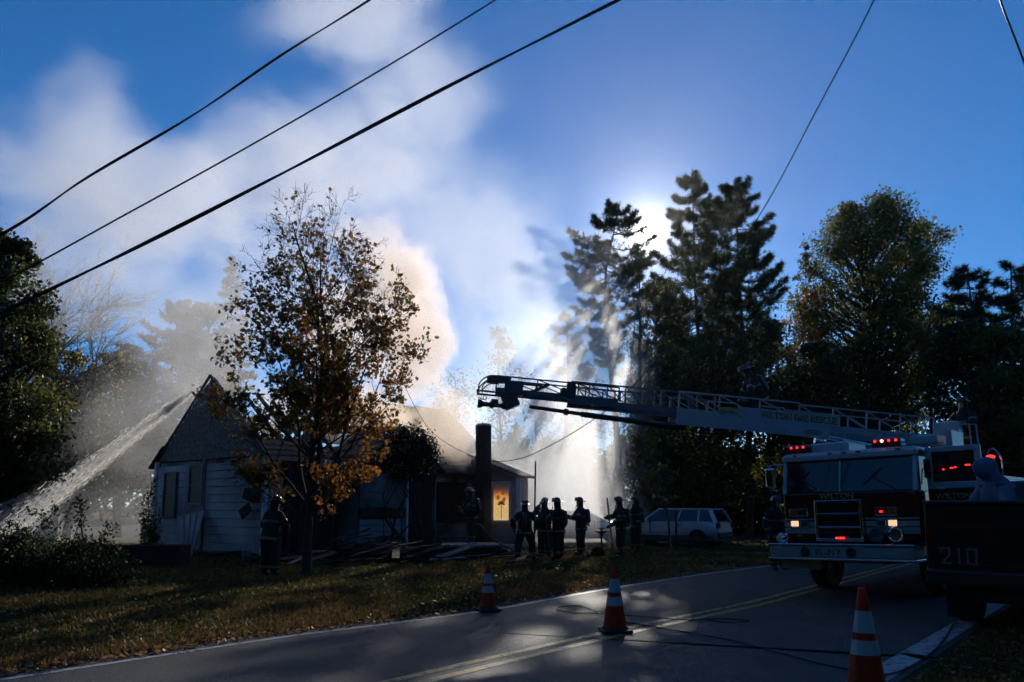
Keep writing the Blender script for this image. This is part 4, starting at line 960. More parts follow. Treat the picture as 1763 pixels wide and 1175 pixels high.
# roof gear
T('roof_unit', M_WPAINT, ((-0.45, 0.9, 2.72), (0.75, 0.9, 0.2)), bev=.04)
for x, n_, hot in ((-1.02, 3, 0), (0.66, 4, 1)):
    lb = T('light_bar', M_BLKP, ((x, 0.4, 2.68), (0.52, 0.3, 0.06)), bev=.02)
    T('lens_dome', M_REDD, ((x, 0.4, 2.755), (0.5, 0.26, 0.09)), parent=lb, bev=.03)
    for i in range(n_):
        xx = x - .18 + i * .12
        mb = MB(); mb.sph((xx + (.1 if n_ == 3 else 0), 0.26, 2.755), (.027, .02, .024), 8); mb.build('lamp', M_HOT if (hot and i == 1) else M_REDL, lb, smooth=True)
for i, x in enumerate((-0.95, -0.28, -0.02, 0.24, 0.92)):
    mb = MB(); mb.sph((x, 0.07, 2.585), (.05, .03, .022), 8); mb.build('marker_lamp', M_AMB, truck, smooth=True)
mb = MB(); mb.tube([(1.05, .3, 2.6), (1.04, .32, 3.25)], .006, 5); mb.build('antenna', M_BLK, truck)
# mirrors
mb = MB(); mb.tube([(-1.2, 0.25, 2.45), (-1.42, 0.0, 2.42), (-1.42, -.03, 1.95), (-1.2, 0.2, 1.9)], .014, 6); ar = mb.build('mirror_arm', M_CHROME, truck)
T('mirror', M_CHROME, ((-1.42, -0.03, 2.17), (0.2, 0.1, 0.4)), parent=ar, bev=.04, seg=3)
# open driver door, seen flat on

door = T('door', M_RED, ((1.66, 0.5, 1.38), (0.86, 0.06, 1.0)), bev=.015)
T('door_frame', M_WPAINT, ((1.66, 0.5, 1.93), (0.86, 0.065, 0.11)), ((1.66, 0.5, 2.55), (0.86, 0.065, 0.09)), ((1.28, 0.5, 2.25), (0.10, 0.066, 0.56)), ((2.04, 0.5, 2.25), (0.10, 0.066, 0.56)), parent=door, bev=.012)
gm = mat('door_glass', (0.02, 0.03, 0.03), 0.04, spec=.9); T('door_window', gm, ((1.66, 0.5, 2.24), (0.68, 0.02, 0.54)), parent=door)
T('divider', M_STEEL, ((1.45, 0.49, 2.24), (0.03, 0.04, 0.54)), parent=door)
for x, w_ in ((1.50, .03), (1.63, .05), (1.69, .03), (1.88, .08)): T('lamp_reflection_bar', M_REDL, ((x, 0.485, 2.20 + (x - 1.5) * .15), (w_, 0.012, 0.025)), parent=door)  # glowing red bars put on the glass in place of mirrored lamps
text('WILTON', door, M_GOLD, (1.62, 0.46, 1.74), 0.10, width=0.55, bold=0.01)
T('door_handle', M_CHROME, ((1.42, 0.45, 1.875), (0.22, 0.03, 0.03)), parent=door, bev=.008)
mb = MB(); mb.tube([(1.25, .45, 2.2), (1.22, .3, 2.22), (1.22, .2, 1.95)], .012, 6); mb.build('mirror_arm', M_CHROME, truck)
T('mirror', M_BLKP, ((1.30, 0.3, 2.22), (0.1, 0.1, 0.34)), bev=.03)
# body
T('body', M_RED, ((0, 7.2, 1.45), (2.44, 7.4, 1.5)), bev=.03); T('body_stripe', M_PLATEW, ((0, 7.2, 1.3), (2.47, 7.3, 0.2)))
for sx in (-1, 1):
    for i in range(5): T('compartment_door', M_ALU, ((sx * 1.235, 4.3 + i * 1.38, 1.65), (0.03, 1.2, 0.9)), bev=.008)
T('deck', M_ALU, ((0, 7.2, 2.23), (2.4, 7.3, 0.06)))
mb = MB(); mb.lathe([(.85, 0), (.85, .18), (.7, .2), (.55, .5), (.5, .62)], (0.0, 5.6, 2.26), 24); mb.build('turntable', M_WPAINT, truck, smooth=True)
T('ladder_cradle', M_WPAINT, ((-.55, 5.35, 2.98), (0.12, 0.9, 0.6)), ((.5, 5.1, 2.98), (0.12, 0.9, 0.6)), bev=.02)
T('heel_cover', M_WPAINT, ((-.12, 4.75, 3.08), (0.9, 0.7, 0.22)), bev=.05)
cs = T('control_console', M_WPAINT, ((0.1, 6.15, 3.42), (0.55, 0.4, 0.36)), bev=.03); T('console_post', M_WPAINT, ((0.1, 6.2, 2.86), (0.32, 0.3, 0.8)), parent=cs, bev=.02)
rl = MB(); rl.tube([(.42, 6.1, 3.52), (.68, 6.2, 3.5), (.72, 6.2, 2.3)], .02, 6); rl.tube([(.55, 6.15, 3.5), (.56, 6.15, 2.35)], .014, 6); rl.tube([(.68, 6.2, 3.0), (.55, 6.15, 3.0)], .014, 6)
rl.build('hand_rail', M_WPAINT, truck, smooth=True)
rl = MB(); rl.tube(spline([(1.0, 5.6, 2.3), (1.0, 5.6, 2.75), (1.15, 5.5, 2.85), (1.3, 5.4, 2.6), (1.3, 5.4, 2.2)], 4), .018, 6); rl.build('grab_rail', M_CHROME, truck, smooth=True)
mb = MB(); mb.sph((1.12, 5.3, 2.66), (.1, .05, .05), 8); mb.build('beacon', M_REDL, truck, smooth=True)
# aerial ladder
def ladder():
    h0 = Vector((9.75, 17.85, 3.02)); tip = Vector((-.92, 17.5, 4.02)); a = (tip - h0); L = a.length
    rz = math.atan2(a.y, a.x); pit = math.asin(a.z / L)
    o = bpy.data.objects.new('ladder', None); COL.objects.link(o)
    Mw = Matrix.Translation(h0) @ Matrix.Rotation(rz, 4, 'Z') @ Matrix.Rotation(-pit, 4, 'Y')
    tw = Matrix.Translation((6.1, 14.0, 0)) @ Matrix.Rotation(-R(45), 4, 'Z') @ Matrix.Rotation(R(-1.3), 4, 'Y')
    o.parent = truck; loc, q, s = (tw.inverted() @ Mw).decompose(); o.location = loc; o.rotation_euler = q.to_euler()
    # local: x towards tip, y away from the camera is negative (x points left), z up; near side is +y
    NEAR = 1
    def sec(nm, x0, x1, wy, zc, zt, pitch, m, chord, dbl=True, diag=0.024, post=0.035):
        mb = MB()
        for sy in (-1, 1):
            y = sy * wy
            mb.beam((x0, y, zc + chord / 2), (x1, y, zc + chord / 2), 0.05, chord); mb.beam((x0, y, zt), (x1, y, zt), 0.045, 0.03)
        mb.build(nm, m, o)
        n = int(round((x1 - x0) / pitch)); st = (x1 - x0) / n
        for i in range(n + 1):
            x = x0 + i * st
            for sy in (-1, 1):
                q = MB(); q.beam((x, sy * wy, zc + chord), (x, sy * wy, zt), post, 0.03, up=(1, 0, 0)); q.build('post', m, o)
                if i < n:
                    q = MB(); q.beam((x + .04, sy * wy, zc + chord), (x + st - .02, sy * wy, zt - .01), 0.024, diag, up=(0, 0, 1)); q.build('brace', m, o)
                    
        k = int((x1 - x0) / 0.35)
        for i in range(k):
            x = x0 + .17 + i * .35; q = MB(); q.tube([(x, -wy, zc + chord * .7), (x, wy, zc + chord * .7)], 0.016, 6); q.build('rung', m, o)
    DA = mat('dull_aluminium', (0.13, 0.135, 0.15), 0.5, .5)
    mw = mat('ladder_white_paint', (0.36, 0.37, 0.40), 0.4, var=.08, vscale=3)
    sec('base_rail', 0.2, 3.3, .46, 0.0, .56, .78, mw, .16); sec('base_rail', 3.3, 6.05, .46, -.0, .60, .92, mw, .22)
    sec('mid_rail', 5.2, 8.5, .36, .10, .60, .42, DA, .12); sec('fly_rail', 7.4, 10.2, .28, .20, .58, .88, DA, .11)
    q = MB(); q.box((4.35, .49, .02), (3.5, .02, .34)); q.box((3.55, .49, .25), (2.35, .021, .26)); q.build('side_panel', mw, o)
    q = MB(); q.beam((6.05, .5, -.14), (2.3, .5, -.14), .03, .04); q.build('panel_edge', mw, o)
    text('WILTON FIRE RESCUE', o, M_BLKP, (3.32, .504, .26), 0.165, rot=(R(90), 0, R(180)), width=1.78, bold=0.03, extr=.002, name='lettering_shadow')
    text('WILTON FIRE RESCUE', o, M_GOLD, (3.335, .51, .268), 0.16, rot=(R(90), 0, R(180)), width=1.76, bold=0.012, extr=.003)
    # running hound in gold
    hd = [(0, .1), (.05, .13), (.1, .1), (.2, .12), (.34, .13), (.44, .1), (.5, .12), (.56, .1), (.55, .07), (.48, .06), (.44, .02), (.5, -.04), (.58, -.06), (.57, -.09), (.46, -.07), (.38, .0), (.3, .05), (.22, .04), (.16, .0), (.06, -.01), (-.02, .02), (-.03, .0), (.05, -.05), (.14, -.05), (.12, .02), (.08, .05), (.02, .06)]
    q = MB(); q.prism([(x - .27, z) for x, z in hd], (4.92, .503, .22), (-1, 0, 0), (0, 0, 1), (0, 1, 0), .006); q.build('hound_emblem', M_GOLD, o)
    ov = MB(); ov.prism([(math.cos(k * .314) * .2, math.sin(k * .314) * .055) for k in range(20)], (2.98, .502, -.045), (1, 0, 0), (0, 0, 1), (0, 1, 0), .004); ovo = ov.build('maker_badge', M_REDD, o)
    ov = MB(); ov.prism([(math.cos(k * .314) * .175, math.sin(k * .314) * .04) for k in range(20)], (2.98, .5, -.045), (1, 0, 0), (0, 0, 1), (0, 1, 0), .008); ov.build('badge_face', M_PLATEW, o)
    text('Smeal', o, M_BLKP, (2.98, .51, -.045), 0.05, rot=(R(90), 0, R(180)), width=.2, bold=.01, extr=.001)
    # hoist cylinder, waterway, hoses
    q = MB(); q.tube([(2.6, .3, -.12), (.3, .35, -.35)], .07, 10); q.tube([(2.6, -.3, -.12), (.3, -.35, -.35)], .07, 10); q.build('hoist_cylinder', M_CHROME, o, smooth=True)
    q = MB(); q.tube([(9.4, .1, -.03), (7.9, .1, -.10), (5.8, .1, -.16)], .045, 8); q.tube([(8.6, .1, -.07), (8.5, .1, -.075)], .075, 8); q.tube([(8.2, .1, -.09), (5.9, .1, -.17)], .065, 8); q.build('waterway_pipe', M_STEEL, o, smooth=True)
    # tip
    q = MB()
    for sy in (-.28, .28): q.tube(spline([(10.15, sy, .58), (10.40, sy, .55), (10.58, sy, .38), (10.59, sy, .2)], 4), .018, 6); q.tube(spline([(10.15, sy, .48), (10.35, sy, .46), (10.50, sy, .33), (10.51, sy, .2)], 4), .014, 6)
    q.beam((10.61, .28, .2), (9.75, .28, .2), .03, .04); q.beam((10.61, -.28, .2), (9.75, -.28, .2), .03, .04); q.beam((10.61, -.3, .2), (10.61, .3, .2), .04, .05)
    q.beam((10.55, .28, .12), (9.75, .28, .12), .03, .03); q.build('tip_rail', M_STEEL, o)
    q = MB(); q.box((9.80, .2, .33), (.42, .34, .30)); q.box((9.85, .2, .05), (.34, .3, .35), Matrix.Rotation(.5, 3, 'Y')); q.box((10.15, .2, .50), (.55, .3, .13), Matrix.Rotation(.08, 3, 'Y')); q.box((9.40, .26, .45), (.5, .05, .05)); q.beam((9.55, .27, .18), (9.0, .27, .5), .03, .08)
    q.build('tip_cabinet', M_STEEL, o, bev=.02)
    q = MB(); q.lathe([(.05, 0), (.075, .02), (.075, .12), (.05, .14), (.055, .3), (.08, .32), (.08, .4), (.05, .42), (.06, .56), (.095, .6), (.1, .68), (.085, .68), (.04, .6)], (9.90, .15, -.08), 16, (1, 0, 0)); q.box((10.20, .15, .0), (.16, .12, .1)); q.tube([(10.45, .15, .02), (10.57, .15, .06), (10.55, .15, -.02)], .015, 5)
    q.build('water_cannon', M_STEEL, o, smooth=True)
    q = MB(); q.lathe([(.05, -.02), (.09, -.015), (.09, .015), (.05, .02)], (8.66, .33, .36), 16, (0, 1, 0)); q.build('pulley', M_STEEL, o)
    q = MB(); q.box((8.5, .3, .4), (.2, .04, .4)); q.build('rung_plate', M_STEEL, o)
    q = MB(); q.tube(spline([(10.45, .28, .12), (10.47, .28, .05), (10.43, .28, .0), (10.39, .28, .05), (10.45, .28, .12)], 3), .01, 5); q.build('hook_ring', M_STEEL, o)
ladder()

# ---------------------------------------------------------------- black pickup at the right edge
pk = thing('pickup_truck', (6.3, 9.8, 0), 'black pickup truck numbered 210 cut by the right edge of the road', 'pickup truck', rz=-R(45))
# local: x right, y forward (away); left rear corner at x=-1
MB().box((0, 0.0, 1.18), (2.0, 0.08, 0.92)).build('tailgate', M_BLKP, pk, bev=.03)
MB().box((0, -0.02, 1.655), (2.0, 0.14, 0.045)).build('top_rail', mat('grey_rail_trim', (0.05, 0.052, 0.06), 0.5), pk, bev=.015)
for s in (-1, 1): MB().box((s * .98, 1.25, 1.2), (0.08, 2.45, 0.9)).build('bed_side', M_BLKP, pk, bev=.03)
MB().box((0, 1.25, .76), (1.9, 2.4, .06)).build('bed_floor', M_BLK, pk)
mb = MB(); mb.prism([(2.5, .6), (2.5, 1.55), (2.75, 2.0), (4.0, 1.98), (4.6, 1.45), (5.6, 1.3), (5.75, .6)], (-.97, 0, 0), (0, 1, 0), (0, 0, 1), (1, 0, 0), 1.94); mb.build('cab', M_BLKP, pk, bev=.05)
for s in (-1, 1): mb = MB(); mb.prism([(2.75, 1.45), (2.85, 1.9), (3.9, 1.88), (4.35, 1.45)], (s * .975, 0, 0), (0, 1, 0), (0, 0, 1), (s, 0, 0), .012); mb.build('side_window', M_WGLASS, pk)
bpo = MB().box((0, -.12, .68), (1.95, .2, .2)).build('bumper', mat('dull_black_bumper', (0.02, 0.02, 0.018), 0.4), pk, bev=.03)
MB().box((0, 2.6, .5), (1.0, 5.2, .25)).build('chassis', M_BLK, pk)
for s in (-1, 1):
    for y in (1.1, 4.7): wheel(pk, s * .82, y, .40, .28, rim=M_STEEL)
    MB().box((s * .72, .45, .38), (.4, .02, .55)).build('mud_flap', M_BLK, pk)
    MB().box((s * .93, -.045, 1.3), (.1, .03, .35)).build('tail_light', M_REDD, pk, bev=.01)
M_NUM = mat('dull_silver_number', (0.16, 0.16, 0.155), 0.6)
for dig, x in (('2', -.76), ('1', -.60), ('0', -.45)):
    q = MB(); w2, h2, k = .065, .11, .028; z = .95; bx_ = lambda cx, cz, a, b: q.box((x + cx, -.045, z + cz), (a, .006, b))
    if dig == '2': bx_(0, h2 - k / 2, w2 * 2, k); bx_(w2 - k / 2, .05, k, .066); q.beam((x + w2 - k / 2, -.045, z + .02), (x - w2 + k, -.045, z - h2 + k), .007, k, up=(0, 0, 1)); bx_(0, -h2 + k / 2, w2 * 2, k); bx_(-w2 + k / 2, h2 - .05, k, .04)
    if dig == '1': bx_(0, 0, k, h2 * 2)
    if dig == '0': bx_(0, h2 - k / 2, w2 * 2, k); bx_(0, -h2 + k / 2, w2 * 2, k); bx_(w2 - k / 2, 0, k, h2 * 2 - 2 * k - .004); bx_(-w2 + k / 2, 0, k, h2 * 2 - 2 * k - .004)
    q.build('lettering', M_NUM, pk)
M_REDS = mat('red_reflective_stripe', (0.10, 0.006, 0.006), .4); mb = MB(); mb.box((-.47, -.045, 1.33), (.62, .012, .07)); mb.build('red_stripe', M_REDS, pk); mb = MB(); mb.box((-.2, -.045, 1.2), (.12, .013, .19)); mb.build('red_stripe', M_REDS, pk)
MB().box((0, -.05, 1.36), (.34, .02, .10)).build('tailgate_handle', M_BLK, pk, bev=.01)
for x in (-.99, .99): MB().box((x * .9, -.044, 1.2), (.012, .01, .84)).build('panel_seam', M_BLK, pk)
for z in (.84, 1.56): MB().box((0, -.046, z), (1.78, .014, .02)).build('pressed_rib', M_BLKP, pk, bev=.004)
mb = MB(); mb.tube([(.5, .4, 1.6), (.54, .4, 2.3)], .008, 5); mb.build('antenna', M_BLK, pk)

# ---------------------------------------------------------------- parked cars
def car(name, loc, rz, label, paint, wagon=True, L=4.4, low=None):
    c = thing(name, loc, label, 'car', rz)
    hw = .84; st = []
    # stations along x: front is -x.  (x, z low, z waist, half width)
    S_ = [(-L / 2, .42, .66, .62), (-L / 2 + .12, .30, .78, .76), (-L / 2 + .9, .26, .93, .83), (-L / 2 + 1.35, .25, 0.97, .84), (0, .24, 1.0, .85), (L / 2 - .9, .25, 1.02, .84), (L / 2 - .12, .34, 1.0, .79), (L / 2, .45, .92, .7)]
    mb = MB(); vs = []
    for x, zl, zw, h in S_:
        vs += [(x, -h * .9, zl), (x, -h, zl + .15), (x, -h * 1.0, (zl + zw) / 2 + .08), (x, -h * .94, zw), (x, -h * .5, zw + .04), (x, h * .5, zw + .04), (x, h * .94, zw), (x, h, (zl + zw) / 2 + .08), (x, h, zl + .15), (x, h * .9, zl)]
    n = 10; k = len(S_); fs = [(i * n + j, (i + 1) * n + j, (i + 1) * n + (j + 1) % n, i * n + (j + 1) % n) for i in range(k - 1) for j in range(n)] + [tuple(range(n)), tuple((k - 1) * n + j for j in range(n - 1, -1, -1))]
    mb.add(vs, fs); body = mb.build('body', paint, c, smooth=True)
    if low: MB().box((0, 0, .36), (L - .3, 1.72, .26)).build('lower_cladding', low, c, bev=.05)
    x0 = -L / 2 + 1.15; x1 = (L / 2 - .06) if wagon else (L / 2 - .75); xr0 = x0 + .75; xr1 = (x1 - .28) if wagon else x1 - .75
    zr = 1.50 if wagon else 1.40; g = MB(); zb = .98
    g.add([(x0, -.76, zb), (x1, -.76, zb), (x1, .76, zb), (x0, .76, zb), (xr0, -.62, zr - .05), (xr1, -.62, zr - .05), (xr1, .62, zr - .05), (xr0, .62, zr - .05)], [(3, 2, 1, 0), (4, 5, 6, 7), (0, 1, 5, 4), (1, 2, 6, 5), (2, 3, 7, 6), (3, 0, 4, 7)])
    g.build('window_glass', M_WGLASS, c)
    mb = MB(); mb.box(((xr0 + xr1) / 2, 0, zr - .015), (xr1 - xr0 + .08, 1.28, .07)); mb.build('roof', paint, c, bev=.03, smooth=True)
    for sy in (-1, 1):
        for a, b, wd in ((x0, xr0, .06), (x1 - .02, xr1, .16 if wagon else .12), ((x0 + x1) / 2 - .05, (xr0 + xr1) / 2 - .1, .05), (x1 - .75, xr1 - .45, .05)):
            q = MB(); q.beam((a, sy * .775, zb - .02), (b, sy * .635, zr - .04), wd, .03, up=(0, sy, .2)); q.build('pillar', paint, c)
        q = MB(); q.box((-.6, sy * .86, .80), (.02, .02, .5)); q.build('door_seam', M_BLKP, c)
        q = MB(); q.box((L / 2 - 1.55, sy * .865, .88), (.18, .03, .035)); q.build('door_handle', M_BLKP, c)
        q = MB(); q.box((x0 + .35, sy * .92, 1.06), (.1, .16, .11)); q.build('wing_mirror', paint, c, bev=.02)
        for x in (-L / 2 + .78, L / 2 - .82):
            q = MB(); q.lathe([(.22, -.1), (.31, -.1), (.33, 0), (.31, .1), (.22, .1)], (x, sy * .76, .33), 24, (0, 1, 0), cap=False); w_ = q.build('wheel', M_BLK, c, smooth=True)
            q = MB(); q.lathe([(.01, -.08), (.2, -.09), (.225, -.1), (.225, .1), (.2, .09), (.01, .08)], (x, sy * .76, .33), 16, (0, 1, 0)); q.build('rim', M_STEEL, w_, smooth=True)
            q = MB(); q.lathe([(.38, 0), (.38, .012)], (x, sy * .845, .34), 24, (0, sy, 0)); q.build('wheel_arch', M_BLKP, c)
        q = MB(); q.box((L / 2 - .03, sy * .66, .86), (.12, .2, .2)); q.build('tail_light', M_REDD, c, bev=.02)
        q = MB(); q.box((-L / 2 + .05, sy * .56, .68), (.12, .3, .12)); q.build('headlight', M_LENS, c, bev=.02)
    MB().box((L / 2 - .0, 0, .5), (.1, 1.5, .2)).build('bumper', low or paint, c, bev=.03)
    return c
M_SILV = mat('silver_paint', (0.46, 0.46, 0.49), 0.3, 0.4, coat=.5); M_CLAD = mat('grey_cladding', (0.04, 0.04, 0.043), .7); M_SILV2 = mat('pale_silver_paint', (0.5, 0.52, 0.56), 0.3, 0.3, coat=.5)
car('station_wagon', (6.5, 31.4, 0), R(-36), 'silver station wagon with grey lower cladding parked at the edge of the dark wood', M_SILV, True, 4.4, M_CLAD)
car('parked_sedan', (2.9, 33.5, 0), R(178), 'pale silver sedan half hidden behind the standing firefighters in smoke', M_SILV2, False, 4.5)

# ---------------------------------------------------------------- traffic cones
M_ORG = mat('orange_cone_plastic', (0.75, 0.06, 0.012), 0.45, transl=0.35); M_REFL = mat('reflective_cone_collar', (0.50, 0.52, 0.50), 0.4); M_CBASE = mat('black_cone_base', (0.01, 0.01, 0.01), 0.7)
def cone(loc, h, label, rz=.3, tilt=0):
    c = thing('traffic_cone', loc, label, 'traffic cone', rz, 'orange traffic cones along the road', rot=(tilt, 0, rz))
    def rad(t): return h * (0.185 * (1 - t) + 0.036 * t)
    b = .035; H = h - b
    def seg(nm, t0, t1, m, dr=0.0):
        mb = MB(); n = 28; mb.lathe([(rad(t0) + dr, b + H * t0), (rad(t1) + dr, b + H * t1), (rad(t1) + dr - .004, b + H * t1), (rad(t0) + dr - .004, b + H * t0)], n=n, cap=False); o = mb.build(nm, m, c, smooth=True); return o
    seg('cone_body', 0, 1, M_ORG); seg('reflective_collar', .79 - .0, .58, M_REFL, .003); seg('reflective_collar', .51, .37, M_REFL, .003)
    mb = MB(); mb.lathe([(rad(1) - .001, b + H), (rad(1) - .006, b + H + .012), (rad(1) - .012, b + H), ], n=20, cap=False); mb.build('rim', M_ORG, c)
    MB().box((0, 0, b / 2), (h * .46, h * .46, b)).build('base', M_CBASE, c, bev=.012); mb = MB(); mb.lathe([(rad(0) + .03, b), (rad(0) + .002, b + .03)], n=28, cap=False); mb.build('skirt', M_CBASE, c)
q = G(840, 1053); cone((q.x, q.y, .008), .70, 'traffic cone on the grassy left edge of the road, its lower half glowing orange', .4)
q = G(1059, 1089); cone((q.x, q.y, .012), .83, 'traffic cone standing on the yellow centre lines', .1)
q = G(1494, 1200); cone((q.x, q.y, .004), .89, 'nearest traffic cone, cut off by the bottom of the view', .6)
# ================================================================ PEOPLE
M_TURN = mat('turnout_cloth', (0.016, 0.015, 0.014), 0.85, var=0.5, vscale=14, bump=0.5, bscale=30)
M_TURN2 = mat('tan_turnout_cloth', (0.032, 0.026, 0.016), 0.85, var=0.4, vscale=14, bump=0.5, bscale=30)
M_GLOVE = mat('leather_glove', (0.02, 0.017, 0.014), 0.7); M_BOOT = mat('rubber_boot', (0.01, 0.01, 0.01), 0.45)
M_SKIN = mat('skin', (0.38, 0.22, 0.16), 0.5); M_EYE = mat('eye', (0.03, 0.025, 0.02), 0.2); M_HAIR = mat('dark_hair', (0.02, 0.014, 0.01), .7)
M_HELM = mat('black_helmet_shell', (0.012, 0.012, 0.013), 0.28, coat=.5); M_HELM2 = mat('pale_helmet_shell', (0.3, 0.3, 0.28), 0.4)
M_STRIPE = mat('lime_reflective_tape', (0.15, 0.165, 0.05), 0.5); M_STRIPE2 = mat('silver_reflective_tape', (0.13, 0.13, 0.11), 0.45)
M_TANK = mat('air_tank', (0.05, 0.05, 0.05), 0.3, .3)
M_HOOD = mat('lavender_grey_fleece', (0.18, 0.18, 0.28), 0.9, var=.1, vscale=10, bump=.3); M_JEAN = mat('dark_jeans', (0.02, 0.025, 0.045), 0.85)
def person(loc, rz, label, LA=None, RA=None, lean=0.0, side_=0.0, head=0.0, tank=True, helm=M_HELM, cloth=M_TURN, legs=0.13, step=0.0, drop=0.0, legpts=None, gear=True, tape=M_STRIPE, s=1.0, nod=0.0):
    p = thing('person', loc, label, 'person', rz); p.scale = (s, s, s); p['group'] = 'firefighters at the fire' if gear else 'onlookers'
    if not gear: del p['group']
    piv = Vector((0, 0, 0.96)); RM = Matrix.Rotation(lean, 3, 'X') @ Matrix.Rotation(side_, 3, 'Y')
    up = lambda q: RM @ (Vector(q) - piv) + piv - Vector((0, 0, drop))
    pel = Vector((0, 0, .96 - drop))
    LA = LA or ((-.31, .03, 1.19), (-.31, -.10, .95)); RA = RA or ((.31, .03, 1.19), (.31, -.10, .95))   # elbow, wrist
    nodes = [(pel, .155), (up((0, 0, 1.18)), .16), (up((0, 0, 1.36)), .17), (up((0, 0, 1.50)), .085), (up((0, -.015, 1.57)), .062)]
    edges = [(0, 1), (1, 2), (2, 3), (3, 4)]
    for sx, A in ((-1, LA), (1, RA)):
        k = len(nodes); nodes += [(up((sx * .19, 0, 1.43)), .085), (up(A[0]), .066), (up(A[1]), .046)]; edges += [(2, k), (k, k + 1), (k + 1, k + 2)]
    feet = []
    for i, sx in enumerate((-1, 1)):
        k = len(nodes)
        if legpts: kn, an = Vector(legpts[i][0]), Vector(legpts[i][1])
        else: kn, an = Vector((sx * (legs * .8 + .02), -.03 + sx * step * .5, .52 - drop * .5)), Vector((sx * legs, sx * step, .11))
        td = Vector((sx * .03, -.17, -.05)) if not legpts else Vector((0, .12, -.05))
        nodes += [(pel + Vector((sx * .1, 0, -.07)), .115), (kn, .085), (an, .066), (an + td, .05)]; edges += [(0, k), (k, k + 1), (k + 1, k + 2), (k + 2, k + 3)]; feet.append((kn, an))
    me = bpy.data.meshes.new('t'); me.from_pydata([n_[0] for n_ in nodes], edges, []); o = bpy.data.objects.new('t', me); COL.objects.link(o)
    sk = o.modifiers.new('s', 'SKIN'); 
    for i, (q, r) in enumerate(nodes): me.skin_vertices[0].data[i].radius = (r, r)
    me.skin_vertices[0].data[0].use_root = True
    sb = o.modifiers.new('b', 'SUBSURF'); sb.levels = 2; sb.render_levels = 2
    dg = bpy.context.evaluated_depsgraph_get(); ev = o.evaluated_get(dg); em = ev.to_mesh()
    mb = MB(); vs = [v.co.copy() for v in em.vertices]; fs = [tuple(f.vertices) for f in em.polygons]; ev.to_mesh_clear(); bpy.data.objects.remove(o)
    hands = [up(LA[1]), up(RA[1])]
    mb.add(vs, fs, 0)
    # boots and gloves take their own colour on the same body
    for i, f in enumerate(mb.f):
        c = sum((Vector(mb.v[j]) for j in f), Vector()) / len(f)
        if any((c - h_).length < .05 for h_ in hands): mb.m[i] = 2
        if min((c - a).length for _, a in feet) < .16 and (c.z < .2): mb.m[i] = 3
    # head with face
    HM = RM @ Matrix.Rotation(head, 3, 'Z') @ Matrix.Rotation(nod, 3, 'X'); hc = up((0, -.02, 1.69))
    hp = lambda q: HM @ Vector(q) + hc
    rings = []
    for z, rx, ry, oy in ((-.115, .03, .035, -.045), (-.10, .05, .062, -.03), (-.06, .066, .085, -.012), (-.01, .074, .095, 0), (.04, .077, .10, .004), (.08, .068, .088, .006), (.108, .045, .058, .006), (.12, .012, .015, .006)):
        rings.append((hp((0, oy, z)), HM @ Vector((rx, 0, 0)), HM @ Vector((0, ry, 0))))
    mb.loft(rings, 14, 1)
    mb.loft([(hp((0, -.088, .02)), HM @ Vector((.007, 0, 0)), HM @ Vector((0, .012, 0))), (hp((0, -.105, -.022)), HM @ Vector((.015, 0, 0)), HM @ Vector((0, .016, 0))), (hp((0, -.09, -.034)), HM @ Vector((.012, 0, 0)), HM @ Vector((0, .01, 0)))], 8, 1)
    for sx in (-1, 1):
        mb.sph(hp((sx * .03, -.083, .012)), .011, 8, 4); mb.loft([(hp((sx * .074, .0, .03)), HM @ Vector((0, .012, .0)), HM @ Vector((.004, 0, .02))), (hp((sx * .088, .006, .0)), HM @ Vector((0, .018, 0)), HM @ Vector((.004, 0, .03))), (hp((sx * .076, .0, -.03)), HM @ Vector((0, .009, 0)), HM @ Vector((.003, 0, .012)))], 8, 1)
    mb.box(hp((0, -.083, -.055)), (.05, .012, .01), HM, 5)
    # hands with five curled fingers
    for i, (A, sx) in enumerate(((LA, -1), (RA, 1))):
        e, wv = up(A[0]), up(A[1]); d = (wv - e).normalized(); nrm = Vector((-sx, 0, 0)); nrm = (nrm - d * nrm.dot(d)).normalized(); lat = d.cross(nrm)
        mb.loft([(wv, lat * .036, nrm * .026), (wv + d * .05, lat * .046, nrm * .022), (wv + d * .095, lat * .044, nrm * .018)], 10, 2)
        for f_, (off, ln) in enumerate(((-.033, .07), (-.011, .08), (.011, .075), (.033, .06))):
            b0 = wv + d * .085 + lat * off; b1 = b0 + d * ln * .5; b2 = b1 + d * ln * .18 + nrm * ln * .42; b3 = b2 - d * ln * .25 + nrm * ln * .25
            mb.tube([b0, b1, b2, b3], [.0115, .011, .010, .008], 6, 2)
        t0 = wv + d * .03 - lat * .036; mb.tube([t0, t0 + d * .03 - lat * .018 + nrm * .012, t0 + d * .055 - lat * .008 + nrm * .036], [.013, .012, .009], 6, 2)
    mb.build('body', [cloth if gear else M_JEAN, M_SKIN, M_GLOVE if gear else M_SKIN, M_BOOT, M_EYE, mat('lip', (.25, .1, .08), .5)], p, smooth=True)
    def ring(z, rx, ry, oy=0.0, um=up): return (um((0, oy, z)), (RM if um is up else Matrix()).to_3x3() @ Vector((rx, 0, 0)), (RM if um is up else Matrix()).to_3x3() @ Vector((0, ry, 0)))
    # coat
    c = MB(); zl = .80 if not legpts else .93
    prof = [(zl, .235, .195), (zl + .12, .225, .185), (1.10, .21, .17), (1.25, .225, .175), (1.38, .235, .165), (1.46, .20, .135), (1.52, .12, .105), (1.585, .10, .10)] if gear else \
           [(zl, .20, .16), (1.05, .20, .155), (1.2, .215, .165), (1.36, .23, .165), (1.46, .185, .13), (1.53, .11, .105), (1.57, .10, .10)]
    c.loft([ring(*q) for q in prof], 22); coat = c.build('coat' if gear else 'hoodie', cloth if gear else M_HOOD, p, smooth=True)
